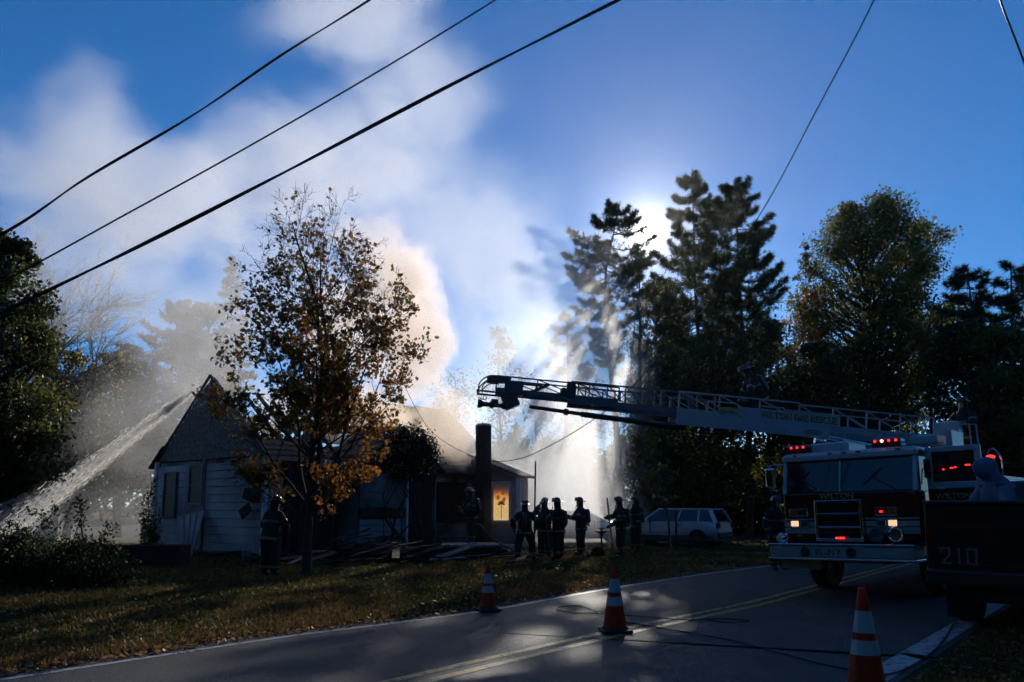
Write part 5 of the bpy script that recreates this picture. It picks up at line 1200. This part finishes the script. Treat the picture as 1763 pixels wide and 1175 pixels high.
    def tapeband(z0, z1, m):
        zs = [q[0] for q in prof]; q = MB(); R_ = []
        for z in (z0, z1): R_.append(ring(z, np.interp(z, zs, [a[1] for a in prof]) + .006, np.interp(z, zs, [a[2] for a in prof]) + .006))
        q.loft(R_, 22, cap=False); q.build('reflective_stripe', m, p, smooth=True)
    # sleeves
    for A, sx in ((LA, -1), (RA, 1)):
        s0, e, wv = up((sx * .17, 0, 1.44)), up(A[0]), up(A[1]); q = MB(); q.tube(spline([s0, s0.lerp(e, .5), e, e.lerp(wv, .55), e.lerp(wv, .92)], 3), [.09] * 4 + [.088] * 3 + [.082] * 3 + [.07] * 3, 12); q.build('sleeve', cloth if gear else M_HOOD, p, smooth=True)
        if gear:
            for t_ in (.62,):
                a, b = e.lerp(wv, t_), e.lerp(wv, t_ + .2); q = MB(); q.tube([a, b], [.081, .079], 12, cap=False); q.build('reflective_stripe', tape, p, smooth=True)
            a, b = s0.lerp(e, .62), s0.lerp(e, .8); q = MB(); q.tube([a, b], [.095, .094], 12, cap=False); q.build('reflective_stripe', M_STRIPE2, p, smooth=True)
    if gear:
        tapeband(.83, .885, tape); tapeband(1.22, 1.275, M_STRIPE2)
        # baggy trousers and their cuffs
        for (kn, an), sx in zip(feet, (-1, 1)):
            hp_ = pel + Vector((sx * .1, 0, -.05)); lp = an + (kn - an) * .12
            q = MB(); q.tube(spline([hp_, hp_.lerp(kn, .55), kn, kn.lerp(lp, .6), lp], 3), [.135] * 4 + [.12] * 3 + [.108] * 3 + [.10] * 3, 12); q.build('trouser_leg', cloth, p, smooth=True)
            a, b = lp.lerp(kn, .12), lp.lerp(kn, .28); q = MB(); q.tube([a, b], [.106, .108], 12, cap=False); q.build('reflective_stripe', tape, p, smooth=True)
        # helmet: dome, swept brim, ridge and front shield
        h_ = MB(); pr_ = ((.045, .118, .138, .0), (.08, .115, .134, .0), (.125, .098, .115, .0), (.16, .07, .082, .003), (.178, .03, .035, .004), (.182, .005, .005, .004))
        h_.loft([(hp((0, oy, z)), HM @ Vector((rx, 0, 0)), HM @ Vector((0, ry, 0))) for z, rx, ry, oy in pr_], 20)
        h_.loft([(hp((0, .0, .075)), HM @ Vector((.116, 0, 0)), HM @ Vector((0, .136, 0))), (hp((0, .035, .052)), HM @ Vector((.150, 0, 0)), HM @ Vector((0, .205, -.02))), (hp((0, .035, .044)), HM @ Vector((.150, 0, 0)), HM @ Vector((0, .205, -.02))), (hp((0, .0, .05)), HM @ Vector((.112, 0, 0)), HM @ Vector((0, .13, 0)))], 22)
        for a in range(4): h_.tube([hp((math.sin(a * .785) * x_, -math.cos(a * .785) * x_ * 1.17, z_)) for x_, z_ in ((-.112, .09), (-.08, .155), (0, .188), (.08, .155), (.112, .09))], .008, 5)
        hm = h_.build('helmet', helm, p, smooth=True); q = MB(); q.box(hp((0, -.135, .115)), (.09, .014, .12), HM @ Matrix.Rotation(-.2, 3, 'X')); q.build('helmet_shield', M_STRIPE2, hm, bev=.01)
        q = MB(); q.loft([(hp((0, .02, .05)), HM @ Vector((.09, 0, 0)), HM @ Vector((0, .105, 0))), (hp((0, .03, -.09)), HM @ Vector((.095, 0, 0)), HM @ Vector((0, .10, 0))), (hp((0, .02, -.15)), HM @ Vector((.11, 0, 0)), HM @ Vector((0, .11, 0)))], 14, cap=False); q.build('neck_guard', M_TURN, p, smooth=True)
    else:
        q = MB(); q.loft([(hp((0, .09, -.27)), HM @ Vector((.19, 0, 0)), HM @ Vector((0, .15, -.03))), (hp((0, .06, -.17)), HM @ Vector((.14, 0, 0)), HM @ Vector((0, .14, -.02))), (hp((0, .02, -.09)), HM @ Vector((.10, 0, 0)), HM @ Vector((0, .115, .0))), (hp((0, -.005, -.02)), HM @ Vector((.105, 0, 0)), HM @ Vector((0, .145, .02))), (hp((0, -.02, .05)), HM @ Vector((.108, 0, 0)), HM @ Vector((0, .165, .02))), (hp((0, -.015, .105)), HM @ Vector((.095, 0, 0)), HM @ Vector((0, .160, .0))), (hp((0, .0, .15)), HM @ Vector((.055, 0, 0)), HM @ Vector((0, .11, -.02))), (hp((0, .02, .165)), HM @ Vector((.012, 0, 0)), HM @ Vector((0, .03, 0)))], 18)
        q.build('hood', M_HOOD, p, smooth=True)
    if tank:
        q = MB(); a, b = up((0, .26, 1.02)), up((0, .23, 1.48)); d = (b - a)
        q.tube([a, a + d * .06, a + d * .2, a + d * .85, a + d * .95, b], [.03, .06, .078, .078, .055, .02], 16); tk = q.build('air_tank', M_TANK, p, smooth=True)
        q = MB(); q.box(up((0, .185, 1.22)), (.26, .05, .46), RM); q.build('back_frame', M_BLK, tk, bev=.02); q = MB(); q.tube([up((0, .26, 1.0)), up((.1, .25, .94)), up((.18, .15, .98))], .018, 6); q.tube([up((.16, .1, .98)), up((.22, -.1, 1.1)), up((.1, -.2, 1.3)), up((.04, -.14, 1.6))], .014, 6); q.build('air_hose', M_BLK, tk, smooth=True)
        for sx in (-1, 1): q = MB(); q.tube(spline([up((sx * .12, .18, 1.42)), up((sx * .13, .02, 1.51)), up((sx * .14, -.17, 1.38)), up((sx * .13, -.18, 1.1))], 4), .018, 6); q.build('shoulder_strap', M_BLK, tk)
    return p
def at(px, py, z=0.0): g_ = G(px, py, z); return (g_.x, g_.y, z)
M_FIBRE = mat('pole_fibreglass', (0.10, 0.09, 0.06), .5)
def pole(a, b, label):
    a, b = Vector(a), Vector(b); t = thing('pike_pole', tuple(a), label, 'pike pole', group='pike poles held by firefighters'); d = b - a
    mb = MB(); mb.tube([Vector(), d * .96], .026, 8); mb.build('shaft', M_FIBRE, t, smooth=True)
    u = d.normalized(); x, y = ortho(u); mb = MB(); mb.tube([d * .955, d * .985, d], [.024, .016, .003], 8); mb.tube([d * .965, d * .968 + x * .05, d * .95 + x * .065], [.01, .009, .003], 6); mb.build('hook_head', M_STEEL, t)
    return t
# 1 lone firefighter left of the maple
person(at(462, 994), R(150), 'lone firefighter with bright lime coat stripes left of the maple', LA=((-.33, -.1, 1.2), (-.15, -.35, 1.12)), RA=((.33, -.08, 1.18), (.12, -.36, 1.05)), lean=.18, tank=False, legs=.16)
# 2 on the porch
q = P(812, 935, 25.8); person((q.x, q.y, .365), R(-75), 'firefighter standing on the porch platform by the chimney wall', LA=((-.32, -.15, 1.22), (-.18, -.42, 1.15)), RA=((.32, -.15, 1.2), (.2, -.42, 1.05)), lean=.1, cloth=M_TURN2)
# 3..8 the group on the lawn
person(at(904, 966), R(175), 'firefighter seen from behind with legs apart, leftmost on the lawn', LA=((-.38, 0, 1.2), (-.32, -.08, .94)), RA=((.38, 0, 1.2), (.34, -.06, .94)), legs=.24, s=.96)
person(at(938, 962), R(150), 'firefighter raising an arm to a tall upright pole', LA=((-.32, .0, 1.2), (-.28, -.2, 1.1)), RA=((.42, -.16, 1.40), (.36, -.34, 1.62)), tank=True, helm=M_HELM2, cloth=M_TURN2)
person(at(962, 965), R(-125), 'stocky firefighter with air tank standing close behind the arm raiser', LA=((-.33, -.1, 1.2), (-.2, -.36, 1.2)), RA=((.33, -.12, 1.2), (.05, -.38, 1.22)), cloth=M_TURN, lean=.05, s=1.0)
person(at(1001, 957), R(-80), 'firefighter in profile facing left with a wide brimmed helmet', LA=((-.3, -.16, 1.2), (-.12, -.42, 1.26)), RA=((.3, -.16, 1.2), (.1, -.42, 1.24)), nod=-.05, head=.1, lean=.04, s=1.02)
person(at(1070, 956), R(-85), 'firefighter facing left gripping a thin upright pole with both hands', LA=((-.3, -.12, 1.25), (-.1, -.42, 1.22)), RA=((.3, -.10, 1.12), (.1, -.38, .95)), lean=.06, s=1.03, cloth=M_TURN2)
person(at(1096, 950), R(-70), 'bulky dark firefighter at the right end of the lawn group', lean=.0, s=1.04, step=.05)
q = G(919, 964); pole((q.x, q.y - .25, .02), P(922, 793, q.y - .25), 'tallest upright pole rising above the group of firefighters')
q = G(947, 966); pole((q.x, q.y - .35, .02), P(937, 861, q.y - .35), 'pole held slanting in front of the stocky firefighter')
q = G(1056, 960); pole((q.x, q.y - .1, .02), P(1045, 856, q.y - .1), 'thin pole leaning left at the right pair of firefighters')
# 9 operator, 10 climber on the ladder, 11 beside the truck, 12 hooded onlooker
def tr(x, y, z): return Matrix.Translation((6.1, 14, 0)) @ Matrix.Rotation(-R(45), 4, 'Z') @ Vector((x, y, z))
q = tr(.25, 6.75, 2.40); person(tuple(q), R(-60), 'ladder operator standing behind the white console on the truck', LA=((-.3, -.2, 1.2), (-.15, -.42, 1.12)), RA=((.3, -.2, 1.2), (.15, -.42, 1.12)), tank=False, lean=.08)
q = P(1308, 716, 17.8); person((q.x, 17.78, q.z - .12), R(-88), 'dark firefighter crouching on the ladder above the lettering', LA=((-.28, -.25, 1.2), (-.15, -.5, 1.0)), RA=((.28, -.25, 1.2), (.15, -.5, 1.0)), lean=.45, drop=.35, legpts=(((-.14, -.34, .42), (-.15, -.02, .12)), ((.14, -.30, .42), (.15, .06, .12))), helm=M_HELM, s=.92)
person(at(1340, 984), R(20), 'firefighter in shadow at the left front corner of the truck', tank=False, cloth=M_TURN, s=1.0)
person((6.95, 10.9, .79), R(-80), 'person in a lavender grey hoodie behind the black pickup tailgate', LA=((-.28, -.15, 1.25), (-.15, -.4, 1.2)), RA=((.28, -.15, 1.25), (.15, -.4, 1.2)), lean=.28, tank=False, gear=False, drop=.48, legpts=(((-.16, -.36, .10), (-.15, .1, .09)), ((.16, -.36, .10), (.15, .1, .09))), nod=.05, s=1.12)
# hose from the porch
hz = thing('fire_hose', (0, 0, 0), 'fire hose sagging from the porch firefighter down to the lawn', 'fire hose')
mb = MB(); c0 = P(828, 906, 25.7); mb.tube(spline([c0 + Vector((-.3, .1, .12)), c0, P(852, 930, 25.2), P(878, 945, 24.9), G(905, 958) + Vector((0, 0, .04)), G(960, 952) + Vector((0, 0, .04)), G(1010, 950) + Vector((.3, 2, .04))], 8), .032, 8); mb.build('hose', mat('tan_hose', (0.14, 0.12, 0.09), .8), hz, smooth=True)
# bird bath and dark plant clump
bb = thing('bird_bath', at(1036, 955), 'slim bird bath with ornament on a dark post between the firefighters', 'bird bath')
mb = MB(); mb.lathe([(.12, 0), (.05, .04), (.035, .1), (.032, .62), (.05, .68), (.15, .73), (.26, .77), (.27, .79), (.24, .78), (.05, .74), (.001, .735)], n=20, cap=False); mb.build('pedestal', mat('dark_iron', (0.03, 0.03, 0.03), .6), bb, smooth=True)
mb = MB()
for a in range(4): mb.tube([(0, 0, .74), (math.cos(a * 1.6) * .05, math.sin(a * 1.6) * .05, .85), (math.cos(a * 1.6) * .13, math.sin(a * 1.6) * .13, .88)], .012, 5)
mb.sph((0, 0, .87), .035); mb.build('ornament', mat('dark_iron', (0.03, 0.03, 0.03), .6), bb)
rng = np.random.default_rng(8); q = at(1029, 957); cl = thing('potted_mum', q, 'low dark bushy plant at the foot of the bird bath', 'plant')
u = rnd_unit(rng, 1400) * (rng.random(1400) ** .4)[:, None] * np.array([.24, .24, .28]); u[:, 2] = np.abs(u[:, 2]) + .02; V, Fc = leaf_quads(rng, u, .06)
npmesh('leaves', V, Fc, M_DARKLEAF, cl, kind='stuff'); mb = MB(); mb.lathe([(.12, 0), (.15, .14)], n=14); mb.build('pot', M_CHAR, cl)
# stakes beside the sapling
for px, lab, tl in ((1156, 'pale leaning tree stake left of the pair by the wagon', -.06), (1164, 'dark upright tree stake right of the pair by the wagon', .02)):
    q = at(px, 949); mb = MB(); mb.tube([(0, 0, 0), (tl, 0, .7), (tl * 1.8, 0, 1.42)], [.045, .042, .035], 8)
    tag(mb.build('tree_stake', mat('stake_wood', (0.2, 0.17, 0.12), .8, var=.3, vscale=9) if px == 1156 else M_BARK, loc=q, smooth=True), lab, 'stake')
# ================================================================ HERO MAPLE, SHRUBS, WIRES, WATER
LEAF_OUT = [(0, -.5), (.06, -.22), (.28, -.34), (.24, -.16), (.5, -.06), (.32, .06), (.38, .24), (.14, .18), (0, .5), (-.14, .18), (-.38, .24), (-.32, .06), (-.5, -.06), (-.24, -.16), (-.28, -.34), (-.06, -.22)]
def maple_leaves(rng, C, size):
    n = len(C); k = len(LEAF_OUT); a = rnd_unit(rng, n); b = np.cross(a, rnd_unit(rng, n)); b /= np.linalg.norm(b, axis=1)[:, None]; nn = np.cross(a, b)
    s = size * rng.uniform(.55, 1.25, n)[:, None]; V = np.zeros((n, k, 3))
    for j, (x, y) in enumerate(LEAF_OUT): V[:, j] = C + (a * y + b * x + nn * (0.25 * abs(x) - .1 * y * y)) * s
    return V.reshape(-1, 3), (np.arange(n)[:, None] * k + np.arange(k)[None, :])
def hero_maple():
    rng = np.random.default_rng(3); base = G(527, 990); root = thing('maple_tree', (base.x, base.y, 0), 'young maple with thinning brown and orange leaves and bare top twigs', 'tree')
    Y = base.y; s = Y / FP
    sil = [(285, 34), (330, 56), (380, 80), (430, 100), (480, 140), (540, 185), (600, 190), (660, 185), (700, 160), (760, 130), (820, 100), (870, 40)]
    pr = sorted((P(527, py, Y).z, hw * s) for py, hw in sil)
    trunk = MB(); twig = MB(); tips = []
    def grow(p, d, L, r, depth, up_):
        k = max(3, int(L / .28)); pts = [p]; q = p.copy(); dd = d.normalized()
        for i in range(k):
            dd = (dd + Vector(rng.normal(size=3)) * .055 + Vector((0, 0, up_))).normalized(); q = q + dd * (L / k)
            if i > 1 and math.hypot(q.x, q.y) > np.interp(q.z, [v[0] for v in pr], [v[1] for v in pr]) * 1.08 + .12: break
            pts.append(q.copy())
        k = len(pts) - 1
        rr = [max(.0035, r * (1 - .85 * i / k)) for i in range(k + 1)]
        (trunk if r > .03 else twig).tube(pts, rr, 8 if r > .05 else (6 if r > .02 else 4), cap=False)
        if depth == 0: tips.extend(pts[1:]); return
        nb = {4: 15, 3: 8, 2: 5, 1: 4}[depth]; a0 = rng.random() * 6.28
        for j in range(nb):
            t = (.16 if depth > 2 else .3) + (.84 if depth > 2 else .7) * (j + rng.random()) / nb; i = min(k - 1, int(t * k)); b = pts[i].lerp(pts[i + 1], t * k - i)
            x, y = ortho(dd if False else (pts[i + 1] - pts[i])); ax_ = (pts[i + 1] - pts[i]).normalized(); a = a0 + j * 2.4 + rng.normal() * .3; side_ = x * math.cos(a) + y * math.sin(a)
            ang = R(rng.uniform(32, 55) if depth > 2 else rng.uniform(28, 50)); nd = ax_ * math.cos(ang) + side_ * math.sin(ang)
            lim = np.interp(b.z, [q_[0] for q_ in pr], [q_[1] for q_ in pr])
            Lc = {4: min(2.9, lim * 1.25) * (1.05 - .3 * t), 3: L * .42 * (1.15 - .6 * t), 2: L * .45, 1: L * .5}[depth] * rng.uniform(.75, 1.15)
            if Lc < .12: continue
            grow(b, nd, Lc, max(.004, rr[i] * (.5 if depth > 2 else .55)), depth - 1, .05 if depth > 2 else .02)
    fk = Vector((0.02, 0, 1.35)); trunk.tube([(0, 0, -.05), (0, 0, .1), (.01, 0, .7), tuple(fk)], [.17, .125, .11, .10], 10)
    grow(fk, Vector((-.03, .0, 1)), 7.3, .085, 4, .03)
    grow(fk + Vector((.0, 0, .3)), Vector((.20, .05, 1)), 6.6, .07, 4, .035)
    grow(fk + Vector((0, 0, .1)), Vector((-.26, -.1, 1)), 4.6, .05, 3, .03); grow(fk, Vector((.42, -.15, .9)), 4.8, .05, 3, .03)
    grow(fk + Vector((0, 0, .2)), Vector((-.62, .1, .75)), 3.9, .042, 3, .05); grow(fk + Vector((0, 0, .5)), Vector((.7, .1, .75)), 3.9, .04, 3, .05)
    grow(fk, Vector((-.95, -.3, .45)), 2.5, .03, 3, .02); grow(fk + Vector((0, 0, .1)), Vector((.9, -.4, .4)), 2.6, .03, 3, .02)
    trunk.build('trunk', M_BARK, root, smooth=True); twig.build('twigs', M_BARK, root, kind='stuff')
    T_ = np.array([tuple(t) for t in tips]); 
    idx = rng.integers(0, len(T_), 42000); C = T_[idx] + rng.normal(size=(42000, 3)) * .06
    wx_ = base.x + C[:, 0]; px = 881.5 + FP * wx_ / (Y + C[:, 1]); z = C[:, 2]
    # leaves thin out towards the top, thick low down
    keep_p = np.interp(z, [1.3, 2.2, 4.2, 5.4, 6.6, 8.0, 9.4], [.9, 1, .9, .5, .24, .09, .03])
    lim = np.interp(z, [q_[0] for q_ in pr], [q_[1] for q_ in pr]); r = np.hypot(C[:, 0], C[:, 1])
    clump = np.array([mnoise.noise(Vector(c) * 1.1) for c in C]); k = (rng.random(len(C)) < keep_p * np.clip(.92 + 1.3 * clump, .1, 1)) & (z > 1.25) & (r < lim * 1.15)
    C = C[k]; z = C[:, 2]; n = len(C)
    u = rng.random(n) + .16 + .3 * clump[k] + .35 * np.clip((5.5 - z) / 4, 0, 1) * (C[:, 0] > -.4) - .25 * ((C[:, 0] < -.3))
    mi = np.where(u > .95, 1, np.where(u > .55, 2, 0)).astype(np.int32)
    mats = [M_OLIVE, M_ORANGE, M_BROWNL]
    ns = min(300, n); order = np.argsort(C[:, 1])[:ns]     # the leaves nearest the camera are parts one by one
    V1, F1 = maple_leaves(rng, np.zeros((6, 3)), .13); protos = []
    for i in range(6):
        me = bpy.data.meshes.new('leaf'); me.from_pydata([tuple(v) for v in V1[i * 16:(i + 1) * 16]], [], [tuple(range(16))])
        for m_ in mats: me.materials.append(m_)
        me.polygons[0].material_index = (2, 0, 1, 2, 0, 2)[i]; protos.append(me)
    for i, j in enumerate(order): share('leaf', None, root, tuple(C[j]), (0, 0, rng.random() * 6.28), data=protos[i % 6])
    rest = np.setdiff1d(np.arange(n), order); V, Fc = maple_leaves(rng, C[rest], .12)
    npmesh('foliage', V, Fc, mats, root, mi=mi[rest], kind='stuff')
    print('maple', n, len(tips))
hero_maple()
def bare_tree(px, Y, H, label, seed, m, nleaf, lean, spreadx, name='birch_tree'):
    rng = np.random.default_rng(seed); base = P(px, 872, Y); root = thing(name, (base.x, Y, 0), label, 'tree'); t1 = MB(); tips = []
    def grow(p, d, L, r, depth):
        k = 5; pts = [p]; q = p.copy(); dd = d.normalized()
        for i in range(k): dd = (dd + Vector(rng.normal(size=3)) * .06 + Vector((0, 0, .02))).normalized(); q = q + dd * L / k; pts.append(q.copy())
        t1.tube(pts, [max(.006, r * (1 - .8 * i / k)) for i in range(k + 1)], 5 if r > .03 else 3, cap=False)
        if depth == 0: tips.extend(pts[2:]); return
        for j in range(7 if depth > 1 else 6):
            t = .25 + .75 * (j + rng.random()) / 7; i = min(k - 1, int(t * k)); b = pts[i]; x, y = ortho(pts[i + 1] - pts[i]); a = rng.random() * 6.28
            nd = (pts[i + 1] - pts[i]).normalized() * .84 + (x * math.cos(a) + y * math.sin(a)) * .5; grow(b, nd, L * rng.uniform(.42, .6), r * .5, depth - 1)
    t1.tube([(0, 0, 0), (lean * .5, 0, H * .2)], [.16, .13], 7)
    for i in range(5): grow(Vector((lean * .5, 0, H * .2)), Vector((lean + spreadx * (i - 2) * .16, rng.normal() * .2, 1)), H * .62, .09, 3)
    t1.build('trunk', M_BARK2, root); T_ = np.array([tuple(t) for t in tips]); C = T_[rng.integers(0, len(T_), nleaf)] + rng.normal(size=(nleaf, 3)) * .1
    V, Fc = leaf_quads(rng, C, .12); npmesh('leaves', V, Fc, m, root, kind='stuff')
bare_tree(35, 33, 11.5, 'nearly bare birch with a few pale yellow leaves fanning out at the left', 5, M_YELLOW, 2600, .16, 1.0)
bare_tree(-30, 36, 14.5, 'taller bare tree top rising from behind the left edge maple', 9, M_YELLOW, 1600, .06, 1.0)
def shrub(px, py, label, seed, rx, ry, rz_, n, m, sprays, leaf=.07, name='shrub'):
    rng = np.random.default_rng(seed); b = G(px, py); root = thing(name, (b.x, b.y, 0), label, 'shrub'); mb = MB(); CC = []
    K = 26; cs = rnd_unit(rng, K) * rng.uniform(.35, .9, K)[:, None] * np.array([rx, ry, rz_]); cs[:, 2] = np.abs(cs[:, 2]) * 1.0 + .1
    for c in cs:
        CC.append(c + rng.normal(size=(n // K, 3)) * np.array([.3 * rx, .3 * ry, .2 * rz_]) * .55); mb.tube(spline([(c[0] * .2, c[1] * .2, 0), (c[0] * .6, c[1] * .6, c[2] * .6), tuple(c)], 3), .012, 4, cap=False)
    for (sx, sz, tx, tz) in sprays:
        q = spline([(sx, 0, sz), (sx + tx * .4, rng.normal() * .1, sz + tz * .6), (sx + tx, rng.normal() * .1, sz + tz)], 6); mb.tube(q, [.012 - .0007 * i for i in range(len(q))], 4, cap=False)
        A = np.array([tuple(v) for v in q]); CC.append(np.repeat(A, 5, 0) + rng.normal(size=(len(A) * 5, 3)) * .05)
    C = np.concatenate(CC); C = C[C[:, 2] > .02]; V, Fc = leaf_quads(rng, C, leaf); mb.build('stem', M_BARK, root); npmesh('leaves', V, Fc, m, root, kind='stuff')
shrub(62, 1010, 'dark rambling shrub in the lower left corner before the water jet', 3, 1.75, .9, 1.25, 15000, M_DARKLEAF, [(.7, 1.0, .1, .75), (.9, .9, -.1, .8), (.2, 1.2, -.5, .35), (.0, 1.2, .4, .4), (1.2, .7, .3, .5), (.5, 1.2, .2, .55), (-.4, 1.0, -.2, .3)])
shrub(160, 985, 'dark shrub lobe between the corner shrub and the planter', 13, .9, .6, .75, 6000, M_DARKLEAF, [(.1, .7, .2, .5), (-.3, .7, -.2, .7)])
shrub(255, 952, 'light leafed bush at the left corner of the gable wall', 23, .45, .4, 2.4, 1500, M_OLIVE, [(.0, 2.0, .1, .6)], .09)
shrub(372, 952, 'slender dark twisted plant against the gable clapboards', 33, .35, .3, 1.2, 900, M_DARKLEAF, [(.0, .8, -.3, .9), (.1, .8, .35, .7), (0, .5, -.25, .5)], .11)
shrub(720, 962, 'small green weed growing at the end of the porch platform', 43, .25, .2, .35, 500, M_GREENLEAF, [(.0, .2, .1, .2)], .07)

# ---------------------------------------------------------------- wires
M_WIRE = mat('black_cable', (0.008, 0.008, 0.009), 0.5)
def wire(name, pts, r, label, cat, wob=0.0, twist=False, group=None):
    q = spline([P(*p) for p in pts], 14); mb = MB()
    if twist:
        for k in range(2):
            qq = [v + Vector((0, math.cos(i * .16 + k * math.pi), math.sin(i * .16 + k * math.pi))) * r * .75 for i, v in enumerate(q)]; mb.tube(qq, r * .8, 6)
    else: mb.tube(q, r, 8)
    o = mb.build(name, M_WIRE, smooth=True); tag(o, label, cat, group); return o
GWI = 'utility cables crossing the sky'
wire('utility_cable', [(-260, 520, 9.5), (0, 405, 10), (150, 306, 10.3), (330, 200, 10.6), (490, 92, 11), (637, 0, 11.4), (900, -170, 12)], .014, 'uppermost kinked overhead cable at the upper left', 'cable', twist=True, group=GWI)
wire('utility_cable', [(-260, 610, 9.5), (0, 487, 10), (210, 373, 10.3), (420, 257, 10.6), (640, 130, 11), (853, 0, 11.5), (1150, -190, 12)], .013, 'middle of the three cables crossing the left of the sky', 'cable', group=GWI)
wire('utility_cable', [(-260, 665, 9.5), (0, 540, 10), (240, 424, 10.3), (480, 302, 10.6), (760, 155, 11), (1065, 0, 11.6), (1400, -170, 12.2)], .020, 'thickest lowest of the three cables crossing the left of the sky', 'cable', twist=True, group=GWI)
wire('service_wire', [(1620, -260, 13), (1505, 0, 15), (1408, 186, 18), (1325, 342, 21), (1252, 455, 23), (1170, 572, 24.2), (1075, 680, 25.4), (1000, 737, 26.4), (920, 781, 27.6), (880, 793, 28.6), (845, 795, 30.3)], .015, 'service wire dropping past the flat topped pine to the chimney', 'wire')
wire('service_wire', [(1690, -110, 9), (1722, 0, 9.5), (1745, 60, 9.8), (1763, 107, 10), (1800, 210, 10.4), (1900, 430, 11.5), (2040, 640, 13.5)], .013, 'short steep wire in the upper right corner', 'wire')
wire('service_wire', [(690, 650, 29.2), (714, 700, 29.4), (742, 742, 29.7), (780, 770, 30), (818, 787, 30.4)], .012, 'slack wire hanging through smoke between burnt roof and chimney', 'wire')
# cables lying on the road
def lay(pts, r, label, z=.012, name='road_cable'):
    q = [v + Vector((0, 0, z + r)) for v in spline([G(*p) for p in pts], 10)]; mb = MB(); mb.tube(q, r, 6); tag(mb.build(name, M_WIRE, smooth=True), label, 'cable')
lay([(1030, 1056), (1000, 1046), (965, 1047), (960, 1052), (985, 1057), (1030, 1059), (1110, 1064), (1180, 1070), (1230, 1068), (1290, 1071), (1250, 1074), (1215, 1069)], .008, 'thin dark cable loop scribbled on the road behind the centre cone')
lay([(1045, 1068), (1130, 1083), (1260, 1106), (1400, 1143), (1470, 1158), (1530, 1165), (1590, 1138), (1630, 1098), (1652, 1052), (1665, 1030)], .009, 'dark cable curving across the road towards the pickup')
# ---------------------------------------------------------------- hose stream and its spray
def jet():
    rng = np.random.default_rng(77); A_ = P(-40, 965, 23.5); B_ = P(335, 672, 27.0); d = B_ - A_; L = d.length
    C = []; n = 15000; t = 1.04 * rng.random(n) ** .9; t = t - .25 * np.maximum(0, t - .85) * rng.random(n) * 4; x, y = ortho(d)
    rad = np.interp(t, [0, .5, 1], [.50, .28, .10]); g_ = rng.normal(size=(n, 2)) * rad[:, None] * .5
    sag = -.0 * t
    Pn = np.array(tuple(A_))[None] + np.array(tuple(d))[None] * t[:, None] + np.array(tuple(x))[None] * g_[:, :1] + np.array(tuple(y))[None] * g_[:, 1:]
    Pn[:, 2] += .12 * np.sin(t * 3.14) 
    du = np.array(tuple(d.normalized()))[None]; s_ = (.007 + .012 * rng.random(n))[:, None]; ln = s_ * rng.uniform(2, 7, n)[:, None]; q = rnd_unit(rng, n)
    V = np.stack([Pn - du * ln, Pn + q * s_ * .5, Pn + du * ln, Pn - q * s_ * .5], 1).reshape(-1, 3)
    m = bpy.data.materials.new('water_drops'); m.use_nodes = True; t_ = m.node_tree; b = t_.nodes['Principled BSDF']; b.inputs['Base Color'].default_value = (.8, .8, .8, 1); b.inputs['Roughness'].default_value = .3
    tr_ = t_.nodes.new('ShaderNodeBsdfTranslucent'); tr_.inputs[0].default_value = (.9, .86, .8, 1); mx = t_.nodes.new('ShaderNodeMixShader'); mx.inputs[0].default_value = .7
    link(t_, b.outputs[0], mx.inputs[1]); link(t_, tr_.outputs[0], mx.inputs[2]); link(t_, mx.outputs[0], t_.nodes['Material Output'].inputs[0])
    tag(npmesh('water_spray', V, np.arange(n * 4).reshape(-1, 4), m), 'stream of water arcing from the lower left up to the gable peak', 'water', kind='stuff')
    ry_ = -math.atan2(d.z, math.hypot(d.x, d.y)); rz_ = math.atan2(d.y, d.x); c = A_.lerp(B_, .46)
    smoke('spray_mist', (-19.5, 22, .05), (-8.5, 29, 6.6), [(tuple(c), (L * .60, .42, .42), .5, rz_, ry_, .0), (tuple(A_.lerp(B_, .2)), (L * .35, 1.1, .95), .16, rz_, ry_, .0)], 'fine mist round the stream of water at the left', nscale=1.6, thr=(.3, .65, .3), g=.6, detail=6, warp=.35, step=.35, col=(.97, .93, .88))
    # droplets flying off the gable
    n = 2600; c = P(395, 720, 25.2); Pn = np.array(tuple(c))[None] + rng.normal(size=(n, 3)) * np.array([.75, .5, .95]); Pn = np.concatenate([Pn, np.array(tuple(B_))[None] + rng.normal(size=(1600, 3)) * np.array([.35, .3, .4])]); V, Fc = leaf_quads(rng, Pn, .018, .6)
    tag(npmesh('water_droplets', V, Fc, m), 'glinting droplets splashing off the gable', 'water', kind='stuff')
jet()
